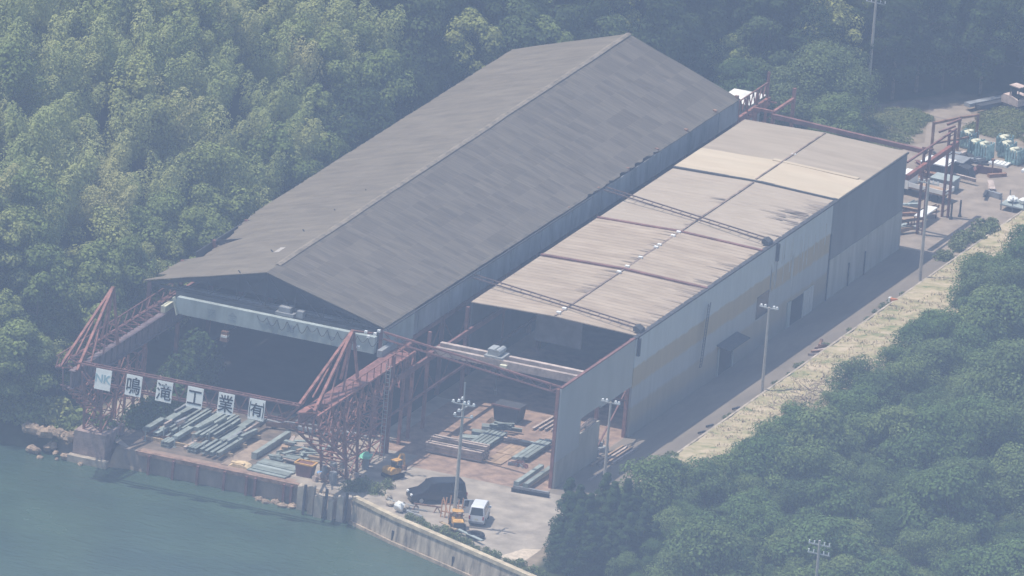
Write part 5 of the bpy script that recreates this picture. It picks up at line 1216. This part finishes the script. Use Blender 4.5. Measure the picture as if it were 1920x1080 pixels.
# steel frames and tangles in the far yard
fr = thing('portal_frame', 'rusty open portal frame standing beside the teal bins', 'frame', (34.5, 107, 0))
p_ = MB()
for (x, y) in ((33.0, 104.5), (34.4, 107.6), (35.5, 109.4)): p_.bar((x, y, 0), (x, y, 3.3), .22)
p_.bar((33.0, 104.5, 3.2), (34.4, 107.6, 3.2), .22).bar((34.4, 107.6, 3.2), (35.5, 109.4, 3.2), .2).bar((33, 104.5, 1.2), (35.5, 109.4, 1.2), .16); p_.build('frame', RUSTY, fr)
dk = thing('steel_tangle', 'dark tangle of steel frames lying in the far yard', 'steel pile', (36.5, 101.5, 0))
p_ = MB(); rnd = random.Random(71)
for i in range(26):
    a = Vector((34.6 + rnd.random() * 4.4, 99.5 + rnd.random() * 4.6, .1 + rnd.random() * 1.0)); b_ = a + Vector((rnd.uniform(-1.8, 1.8), rnd.uniform(-1.8, 1.8), rnd.uniform(-.1, .5))); p_.bar(a, b_, .16)
p_.prism([(36.6, .1), (38.8, .1), (38.4, 1.0), (37.4, 1.2)], 1, 99.8, 101.0)
p_.build('frame', DARK, dk)
rnd = random.Random(73)
for i in range(20):
    x = 33.6 + rnd.random() * 7.6; y = 93.5 + rnd.random() * 15
    if 36 < x < 40.5 and 90 < y < 98: x += 4.2
    steel('yard_scrap', ['H', 'box', 'U'][i % 3], x, y, .02 + .3 * (i % 3 == 0), rnd.uniform(1.2, 3.0), rnd.uniform(.25, .6), rnd.uniform(.2, .6), R(rnd.uniform(-110, 60)), [RUSTY, MIDGREY, DARK, PINKSTEEL, DKRED][i % 5], 'scrap steel length strewn over the far yard near the teal bins', 'scrap', 'scrap strewn over the far yard')
ps = thing('marker_post', 'short rusty marker post alone on the far yard', 'post', (39.8, 102.5, 0)); MB().bar((39.8, 102.5, 0), (39.8, 102.5, 1.4), .12).box(39.65, 39.95, 102.4, 102.6, 1.4, 1.6).build('post', RUSTY, ps)
for i, (x, y) in enumerate(((41.9, 88.9), (41.5, 87.7))):
    o = thing('bollard', ['slim dark bollard right of the far gantry leg', 'slim dark bollard touching the far gantry leg'][i], 'bollard', (x, y, 0)); MB().tube((x, y, 0), (x, y, 1.6), .09, n=8).tube((x, y, 0), (x, y, .3), .2, .12, n=8).build('post', DARK, o)
ex2 = excavator('excavator', 'pale pinkish excavator at the edge of the far grass', 34.6, 122.6, R(-20), mat('faded_pink_paint', (.62, .48, .42), .7, .15, 2), 1.15)
for k in range(2):
    steel('conveyor_ramp', 'box', 30.6 + 1.1 * k, 119.8, .4, 5.6, .7, .35, R(-25), DARK if k else MIDGREY, ['dark ramp lying in the far grass', 'grey ramp lying in the far grass beside the excavator'][1 - k], 'ramp', None)
cc = thing('cargo_cart', 'pale low cart with sacks at the right edge of the far yard', 'cart', (45, 94, 0))
MB().box(44.2, 46.6, 93, 95.4, .5, .62).build('deck', PALE, cc)
p_ = MB()
for (x, y) in ((44.3, 93.1), (45.4, 93.1), (46.5, 93.1), (44.3, 95.3), (46.5, 95.3)): p_.bar((x, y, .0), (x, y, 1.4), .08)
p_.build('stake', MIDGREY, cc); MB().rock((45.0, 94.1, .95), .5, 3, .6).rock((46.0, 94.3, .95), .5, 4, .6).build('sack', WHITE, cc)
# bits along the road kerb
KB = [('tyre_stack', 41.5 + 4.3, 16.5), ('tyre_stack', 45.7, 18.6), ('tyre_stack', 45.8, 24.5)]
for i, (nme, x, y) in enumerate(KB):
    o = thing('old_tyre', 'old black tyre leaning on the kerb of the road', 'tyre', (x, y, 0), group='old tyres along the kerb')
    p_ = MB()
    for k in range(12):
        a0, a1 = 2 * math.pi * k / 12, 2 * math.pi * (k + 1) / 12
        p_.bar((x + .24 * math.cos(a0) + .1 * math.sin(a0), y + .24 * math.sin(a0), .16 + .12 * math.cos(a0)), (x + .24 * math.cos(a1) + .1 * math.sin(a1), y + .24 * math.sin(a1), .16 + .12 * math.cos(a1)), .15)
    p_.build('rubber', DARK, o)
for i in range(6):
    x = 45.4 + .1 * (i % 2); y = 42.6 + i * .5
    steel('kerb_scrap', ['U', 'H', 'box'][i % 3], x, y, .02 + .14 * (i % 2), 1.6, .2, .2, R(-60 + 15 * i), RUSTY if i % 2 else PINKSTEEL, 'rusty scrap length in the heap on the road kerb', 'scrap', 'scrap heap on the kerb')
oc = thing('traffic_cone', 'orange and white cone lying at the kerb of the straw bank', 'cone', (46.6, 59.4, .4)); MB().tube((46.6, 59.4, .95), (47.2, 59.7, 1.0), .2, .04, n=10).build('cone', mat('orange_cone', (.65, .22, .08), .6, .1, 2), oc); MB().box(46.45, 46.62, 59.2, 59.6, .75, 1.15).build('base', WHITE, oc)

# ------------------------------------------------------------------ plants
def leaf(mb, c, nrm, size, asp, rnd):
    nrm = nrm.normalized(); a = nrm.cross(Vector((rnd.uniform(-1, 1), rnd.uniform(-1, 1), rnd.uniform(-1, 1))))
    if a.length < 1e-3: a = Vector((1, 0, 0))
    a.normalize(); b = nrm.cross(a)
    a *= size * .5; b *= size * .5 * asp
    mb.v += [tuple(c - a - b * .5), tuple(c + a * .2 - b), tuple(c + a + b * .3), tuple(c - a * .3 + b)]
    o = len(mb.v) - 4; mb.f.append((o, o + 1, o + 2, o + 3))
def rsph(rnd):
    while True:
        v = Vector((rnd.uniform(-1, 1), rnd.uniform(-1, 1), rnd.uniform(-1, 1)))
        if .05 < v.length < 1: return v.normalized()
def crown_mb(seed, rad, height, base, lobes, per, size, kind='broad'):
    rnd = random.Random(seed); mb = MB()
    for i in range(lobes):
        if kind == 'broad':
            a = rnd.uniform(0, 2 * math.pi); q = math.sqrt(rnd.random()); f = rnd.random()
            env = math.sin(math.pi * (0.18 + .78 * f)) ** .7
            c = Vector((math.cos(a) * q * rad * env, math.sin(a) * q * rad * env, base + f * (height - base)))
            lr_ = rad * rnd.uniform(.26, .46)
        elif kind == 'cone':
            f = (i + rnd.random()) / lobes; a = rnd.uniform(0, 6.28); q = rad * (1 - f) * rnd.uniform(.5, 1)
            c = Vector((math.cos(a) * q, math.sin(a) * q, base + f * (height - base))); lr_ = rad * (.42 - .25 * f)
        for k in range(per):
            d = rsph(rnd)
            if d.z < -.35 and rnd.random() < .7: d.z = -d.z
            p = c + Vector((d.x, d.y, d.z * .78)) * lr_ * rnd.uniform(.72, 1.08)
            leaf(mb, p, d + rsph(rnd) * .38 + Vector((0, 0, .35)) + (c - Vector((0, 0, (base + height) * .5))) * (.16 / rad), size * rnd.uniform(.6, 1.35), rnd.uniform(.5, .9), rnd)
    return mb
def trunk_mb(seed, height, r0, spread):
    rnd = random.Random(seed); mb = MB(); pts = [Vector((0, 0, -.6))]
    for i in range(4): pts.append(Vector((rnd.uniform(-.12, .12) * i, rnd.uniform(-.12, .12) * i, height * (i + 1) / 4)))
    for i, (a, b) in enumerate(zip(pts, pts[1:])): mb.tube(a, b, r0 * (1 - .2 * i), r0 * (1 - .2 * (i + 1)), n=6, caps=False)
    for i in range(6):
        s = pts[2].lerp(pts[4], rnd.random() * .8); a = rnd.uniform(0, 6.28)
        e_ = s + Vector((math.cos(a) * spread * rnd.uniform(.5, .9), math.sin(a) * spread * rnd.uniform(.5, .9), rnd.uniform(.4, 1.4))); mb.tube(s, e_, r0 * .35, r0 * .12, n=5, caps=False)
    return mb
def bamboo_mb(seed, height, n_):
    """arching culms, each ending in a long soft plume of small leaves that droops outwards"""
    rnd = random.Random(seed); lf = MB(); st_ = MB()
    for i in range(n_):
        a = 6.28 * i / n_ + rnd.uniform(-.4, .4); root = Vector((rnd.uniform(-.5, .5), rnd.uniform(-.5, .5), 0)); h = height * rnd.uniform(.68, 1.06); lean = rnd.uniform(.9, 2.7)
        dirv = Vector((math.cos(a), math.sin(a), 0)); pts = []
        for k in range(9):
            f = k / 8; pts.append(root + dirv * lean * (f ** 2.2) + Vector((0, 0, h * f - .5 * lean * max(0, f - .7) ** 1.2)))
        st_.path(pts, .04, 4)
        axis = (pts[8] - pts[4]).normalized(); c0 = pts[6]; hl = h * .30; wd = rnd.uniform(.8, 1.2)
        for k in range(620):
            u = rnd.uniform(-1, 1); q = math.sqrt(max(0, 1 - u * u)) * (1.0 - .1 * u); ph = rnd.uniform(0, 6.28)
            side = Vector((math.cos(ph), math.sin(ph), 0)); p = c0 + axis * (u * hl) + side * (q * wd * rnd.uniform(.65, 1.12)) - Vector((0, 0, .22 * q))
            leaf(lf, p, side * q + Vector((0, 0, .45 + .5 * u)) + rsph(rnd) * .35, rnd.uniform(.16, .31), rnd.uniform(.32, .55), rnd)
    return lf, st_
def tree_proto(name, label, cat, group, leafm, crown, trunk, bark=None):
    t_ = thing(name, label, cat, (0, 0, 0), group=group)
    crown.build('crown', leafm, t_, fix=False); trunk.build('trunk', bark or BARK, t_, fix=False)
    return t_
class Planter:
    """first plants the prototypes themselves, then copies of them"""
    def __init__(s, protos): s.p = protos; s.used = [False] * len(protos); s.n = 0
    def put(s, i, loc, rot, sc_, label=None):
        if not s.used[i]:
            s.used[i] = True; o = s.p[i]; o.location = loc; o.rotation_euler = (0, 0, rot); o.scale = sc_
            if label: o['label'] = label
        else: o = dup(s.p[i], loc, rot, sc_, label)
        s.n += 1; return o
    def prune(s):
        for u, o in zip(s.used, s.p):
            if not u:
                for c in list(o.children): bpy.data.objects.remove(c)
                bpy.data.objects.remove(o)
GB, GL, GT, GC = 'broadleaf trees of the hillside wood', 'bamboo of the hillside grove', 'low trees of the roadside thicket', 'dark conifers at the end of the road'
PB = Planter([tree_proto('broadleaf_tree', 'round crowned green tree among many like it in the hillside wood behind the sheds', 'tree', GB, LEAF, crown_mb(100 + i, 2.35 + .25 * (i % 3), 7.2 + .5 * (i % 4), 2.4, 36, 240, .21), trunk_mb(200 + i, 5.2, .17, 1.9)) for i in range(7)])
GD = 'trees of the shaded wood with shade in their leaf colour'
PD = Planter([tree_proto('shade_dark_tree', 'tall tree in the shaded wood behind the sheds, shade put into its leaf colour', 'evergreen', GD, LEAF_DARK, crown_mb(150 + i, 2.3 + .2 * (i % 3), 8.6 + .6 * (i % 3), 2.0, 34, 190, .23), trunk_mb(250 + i, 6.2, .17, 1.7)) for i in range(5)])
PM = Planter([tree_proto('bamboo_clump', 'feathery light green bamboo plume in the grove high on the hillside', 'bamboo', GL, LEAF_BAMBOO, *(lambda q: (q[0], q[1]))(bamboo_mb(300 + i, 7.6 + .6 * (i % 3), 8)), bark=CULM) for i in range(5)])
PT = Planter([tree_proto('thicket_tree', 'low bushy green tree merged into the thicket between the straw bank and the sea', 'small tree', GT, LEAF_LOW, crown_mb(400 + i, 2.5 + .3 * (i % 3), 4.4 + .5 * (i % 3), .5, 40, 250, .185), trunk_mb(500 + i, 3.0, .12, 1.5)) for i in range(7)])
PC = Planter([tree_proto('dark_conifer', 'dark upright conifer at the corner where the road meets the yard', 'conifer', GC, LEAF_CON, crown_mb(600 + i, 1.7, 5.6 + .4 * i, .5, 40, 190, .17, 'cone'), trunk_mb(700 + i, 4.6, .12, .7)) for i in range(4)])

def visible(x, y, z, h, mx=130, my=120):
    u, v = pix((x, y, z + h)); u2, v2 = pix((x, y, z))
    return -mx < u < 1920 + mx and v < 1080 + my and v2 > -my and v < v2
def scatter(region, x0, x1, y0, y1, spacing, seed, accept):
    rnd = random.Random(seed); pts = []; cell = {}
    tries = int((x1 - x0) * (y1 - y0) / spacing ** 2 * 9)
    for _ in range(tries):
        x, y = rnd.uniform(x0, x1), rnd.uniform(y0, y1)
        if not region(x, y): continue
        k = (int(x // spacing), int(y // spacing)); sp_ = spacing * accept(x, y)
        if any((x - a) ** 2 + (y - b) ** 2 < sp_ * sp_ for i in (-1, 0, 1) for j in (-1, 0, 1) for a, b in cell.get((k[0] + i, k[1] + j), ())): continue
        cell.setdefault(k, []).append((x, y)); pts.append((x, y, rnd.random(), rnd.random(), rnd.random()))
    return pts
def hill_region(x, y):
    if x < -1.4 + (max(0, y - 84) * .72) - (2.2 if y < 84 else 0):
        if y < shore(x) + 1.8: return False
        return True
    if y > 122 + .45 * (x - 24) and x <= 34: return True
    if y > 125.5 + .15 * (x - 34) and x > 34: return True
    return False
HP = scatter(hill_region, -75, 95, -18, 215, 2.7, 9, lambda x, y: 1.0)
HP.sort(key=lambda p: p[1])
cand = []
for (x, y, r1, r2, r3) in HP:
    z = ground_h(x, y)
    if not visible(x, y, z, 8, 60, 40): continue
    # skip trees wholly hidden behind the gabled shed
    u, v = pix((x, y, z + 9))
    cand.append((x, y, z, r1, r2, r3, u, v))
for (x, y, z, r1, r2, r3, u, v) in cand:
    bam = (u < 560 and v < 290 + 70 * r3 and r2 < .88) or (u < 740 and v < 160 and r2 < .75) or (1180 < u < 1400 and v < 170 and r2 < .12)
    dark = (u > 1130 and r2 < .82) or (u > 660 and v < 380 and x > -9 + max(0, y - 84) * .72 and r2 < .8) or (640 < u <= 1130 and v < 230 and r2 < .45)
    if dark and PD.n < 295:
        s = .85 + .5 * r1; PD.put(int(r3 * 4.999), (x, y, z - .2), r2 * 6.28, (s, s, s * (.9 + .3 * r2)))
        continue
    if bam and PM.n < 295:
        s = .85 + .4 * r1; PM.put(int(r3 * 4.999), (x, y, z - .2), r1 * 6.28, (s, s, s * (.9 + .3 * r2)))
    elif PB.n < 298:
        s = .72 + .62 * r1; PB.put(int(r3 * 6.999), (x, y, z - .2), r2 * 6.28, (s * 1.02, s, s * (.85 + .3 * r2)))
open('/tmp/plants.txt','w').write(str((len(cand),PB.n,PM.n,PD.n)));print('PLANTS hill cand', len(cand), 'broad', PB.n, 'bamboo', PM.n)
def thicket_region(x, y):
    e = 53.9 - .035 * max(0, y - 35) + .8 * fbm(x, y, .15) if y > 6 else lerp(48.6, 54.3, max(0, (y + 16) / 22)) if y > -16 else lerp(51.2, 48.6, max(0, (y + 30) / 14))
    if y > 70: e += (y - 70) * .1
    if y < shore(x) + 1.5 or (y < -11 and x < 55.5): return False
    return x > e
TP = scatter(thicket_region, 46, 105, -70, 100, 2.8, 19, lambda x, y: 1.0 if x < 75 else 1.12)
cnt = 0
for (x, y, r1, r2, r3) in TP:
    z = ground_h(x, y)
    if not visible(x, y, z, 5, 60, 90): continue
    if PT.n >= 298: continue
    edge = 1.0 if x > 62 else min(1.0, .62 + .05 * max(0, x - 54)) if y > -6 else .8
    s = (.55 + .95 * r1 ** 1.6) * edge; PT.put(int(r3 * 6.999), (x, y, z - .1), r2 * 6.28, (s * 1.05, s, s * (.85 + .35 * r2)))
print('PLANTS thicket', len(TP), PT.n)
for i, (x, y, s) in enumerate(((49.2, -24.6, 0.86), (48.6, -21.3, 1.13), (50.8, -24.5, 1.04), (49.8, -19.6, 0.95), (51.9, -22.3, 0.86), (51.2, -18.1, 1.13), (53.3, -21.0, 1.04), (53.1, -18.1, 0.95), (48.0, -16.4, 0.86), (49.2, -14.6, 1.13), (51.2, -14.8, 1.04), (55.0, -20.2, 0.95), (54.2, -16.5, 0.86), (47.1, -17.7, 1.13))):
    PC.put(i % 4, (x, y, ground_h(x, y) - .1), i * 1.3, (s * .95, s * .95, s * .84)); PC.put((i + 1) % 4, (x + 1.1, y - .9 + .5 * (i % 3), ground_h(x, y) - .1), i * 2.1, (s * .85, s * .85, s * .74))
# the large round trees and the shrubs of the back yard
bigc = crown_mb(801, 4.3, 8.4, .8, 90, 330, .20)
bt_ = tree_proto('round_tree', 'big round pale green tree standing alone behind the white roofed hut', 'tree', None, LEAF_WEED, bigc, trunk_mb(802, 6, .26, 3)); bt_.location = (21.8, 106.2, 0); bt_.scale = (1, 1, .86)
for (lab, x, y, s, sd) in (('smaller grey green tree leaning against the big round tree', 18.3, 104.5, .62, 811), ('dark bushy tree left of the big round tree beside the hut', 14.0, 103.0, .66, 812), ('low spreading tree in front of the big round tree', 24.6, 101.8, .55, 813)):
    o = tree_proto('round_tree', lab, 'tree', None, LEAF_LOW if sd != 811 else LEAF_WEED, crown_mb(sd, 4.4, 8.2, .6, 60, 300, .28), trunk_mb(sd, 5, .22, 2.6)); o.location = (x, y, 0); o.scale = (s, s, s)
def shrub_mb(seed, r, h, n_, size):
    rnd = random.Random(seed); mb = MB()
    for i in range(n_):
        d = rsph(rnd); q = rnd.random() ** .4; p = Vector((d.x * r * q, d.y * r * q, abs(d.z) * h * q + .05)); leaf(mb, p, d + rsph(rnd) * .8 + Vector((0, 0, .4)), size * rnd.uniform(.6, 1.3), rnd.uniform(.4, .8), rnd)
    return mb
def stems_mb(seed, r, h):
    rnd = random.Random(seed); mb = MB()
    for i in range(7):
        a = rnd.uniform(0, 6.28); mb.tube((0, 0, 0), (math.cos(a) * r * .6, math.sin(a) * r * .6, h * .7), .03, .012, n=4, caps=False)
    return mb
def weeds(lab, group, spots, m=LEAF_WEED, r=.7, h=.7, n_=260, size=.2, name='weed_clump', cat='weeds'):
    protos = []
    for k in range(3):
        t_ = thing(name, lab, cat, (0, 0, 0), group=group)
        shrub_mb(900 + k + int(r * 10), r, h, n_, size).build('foliage', m, t_, fix=False); stems_mb(950 + k, r, h).build('stem', BARK, t_, fix=False); protos.append(t_)
    P = Planter(protos)
    for i, (x, y, s) in enumerate(spots): P.put(i % 3, (x, y, ground_h(x, y) if abs(ground_h(x, y)) < 6 else 0), i * 1.7, (s, s, s))
    P.prune()
rnd = random.Random(81)
weeds('green weed clump growing behind the seawall parapet', 'weeds behind the seawall', [(33.6 + i * .62 + rnd.uniform(-.2, .2), -20.2 - i * .31 + rnd.uniform(-.3, .5), rnd.uniform(.5, 1.0)) for i in range(26)])
weeds('tall green weeds growing at the foot of the trestle', 'weeds at the trestle foot', [(25.6 + rnd.random() * 3.2, -16.4 + rnd.random() * 3.0, rnd.uniform(.4, .9)) for i in range(15)], r=.9, h=1.2)
weeds('weed tuft sprouting along the road kerb', 'weeds along the kerb', [(46.1 + rnd.uniform(-.3, .3), 2 + rnd.random() * 9, rnd.uniform(.5, 1.1)) for i in range(16)] + [(46.1 + rnd.uniform(-.3, .2), 20 + rnd.random() * 48, rnd.uniform(.3, .7)) for i in range(20)] + [(45.6 + rnd.uniform(-.8, .5), 76 + rnd.random() * 13, rnd.uniform(.8, 1.5)) for i in range(18)])
weeds('leafy green bush edging the straw bank', 'bushes on the straw bank', [(51.2 + rnd.uniform(-.6, 2.0), 10 + i * 1.5 + rnd.uniform(-.6, .6), rnd.uniform(.5, 1.0)) for i in range(40)], m=LEAF_LOW, r=1.1, h=1.2, n_=420, size=.28, name='bank_bush', cat='bush')
weeds('ivy grown bush climbing beside the quay stacks', 'ivy bushes beside the quay stacks', [(3.6 + rnd.random() * 1.4, -13 + rnd.random() * 18, rnd.uniform(.8, 1.5)) for i in range(30)] + [(1.0 + rnd.random() * 2.6, -2 + rnd.random() * 12, rnd.uniform(1.0, 1.8)) for i in range(14)], m=LEAF_IVY, r=1.0, h=1.7, n_=420, size=.28, name='ivy_bush', cat='bush')
weeds('grass tussock on the rough ground of the back yard', 'tussocks of the back yard', [(23.5 + rnd.random() * 5.5, 104 + rnd.random() * 12, rnd.uniform(.7, 1.3)) for i in range(60)] + [(32.5 + rnd.random() * 9, 114 + rnd.random() * 8, rnd.uniform(.7, 1.3)) for i in range(80)], m=leaf_mat('dry_grass_blades', [(.19, .22, .095), (.25, .25, .12), (.17, .21, .085)], .3, (.8, 1.2)), r=1.2, h=.5, n_=520, size=.19, name='grass_tussock', cat='grass tussock')
weeds('bush overhanging the water on the rocky left bank', 'bushes of the rocky bank', [(-8 + i * .62, -15.2 + rnd.uniform(-.8, 1.2), rnd.uniform(.8, 1.5)) for i in range(18)], m=LEAF, r=1.3, h=1.6, n_=420, size=.34, name='bank_bush', cat='bush')
weeds('grey brown dead bush in the dry patch at the thicket edge', 'dead bushes at the thicket edge', [(50.4 + rnd.random() * 3.6, 20 + rnd.random() * 16, rnd.uniform(.6, 1.15)) for i in range(16)], m=leaf_mat('dead_leaves', [(.17, .13, .105), (.22, .175, .14)], .1), r=1.1, h=1.3, n_=420, size=.17, name='dead_bush', cat='dead bush')
weeds('small green tuft growing up through the straw of the bank', 'green tufts on the straw bank', [(47.0 + rnd.random() * 5, 4 + rnd.random() * 88, rnd.uniform(.3, .8)) for i in range(60)], m=LEAF_WEED, r=.8, h=.4, n_=200, size=.16, name='green_tuft', cat='tuft')
# dry brushwood at the edge of the thicket
dbw = thing('brushwood_heap', 'heap of dry greyish brushwood at the thicket edge beside the straw bank', 'brushwood', (50.6, 26, .6))
p_ = MB(); rnd = random.Random(91)
for i in range(150):
    a = Vector((49.6 + rnd.random() * 2.6, 21.5 + rnd.random() * 10, .7 + rnd.random() * 1.2)); b_ = a + Vector((rnd.uniform(-1, 1), rnd.uniform(-1, 1), rnd.uniform(-.2, .8))); p_.tube(a, b_, .035, .015, n=4, caps=False)
p_.build('twigs', DRYTWIG, dbw)
for P in (PB, PM, PT, PC, PD): P.prune()

# ------------------------------------------------------------------ the hazy air
hz = MB().box(-950, 950, -1650, 950, -5.6, CAM.z + 12).build('haze', MATS['wire_black'])
hz.data.materials.clear()
hm = bpy.data.materials.new('hazy_air'); hm.use_nodes = True
t = hm.node_tree; t.nodes.clear(); o = t.nodes.new('ShaderNodeOutputMaterial'); pv = t.nodes.new('ShaderNodeVolumePrincipled')
pv.inputs['Color'].default_value = (*HAZE_COLOR, 1); pv.inputs['Density'].default_value = HAZE_DENSITY; pv.inputs['Anisotropy'].default_value = 0.0
t.links.new(pv.outputs[0], o.inputs['Volume']); hz.data.materials.append(hm)
tag(hz, 'thin bluish summer haze in the air over the whole scene', 'haze', kind='stuff')
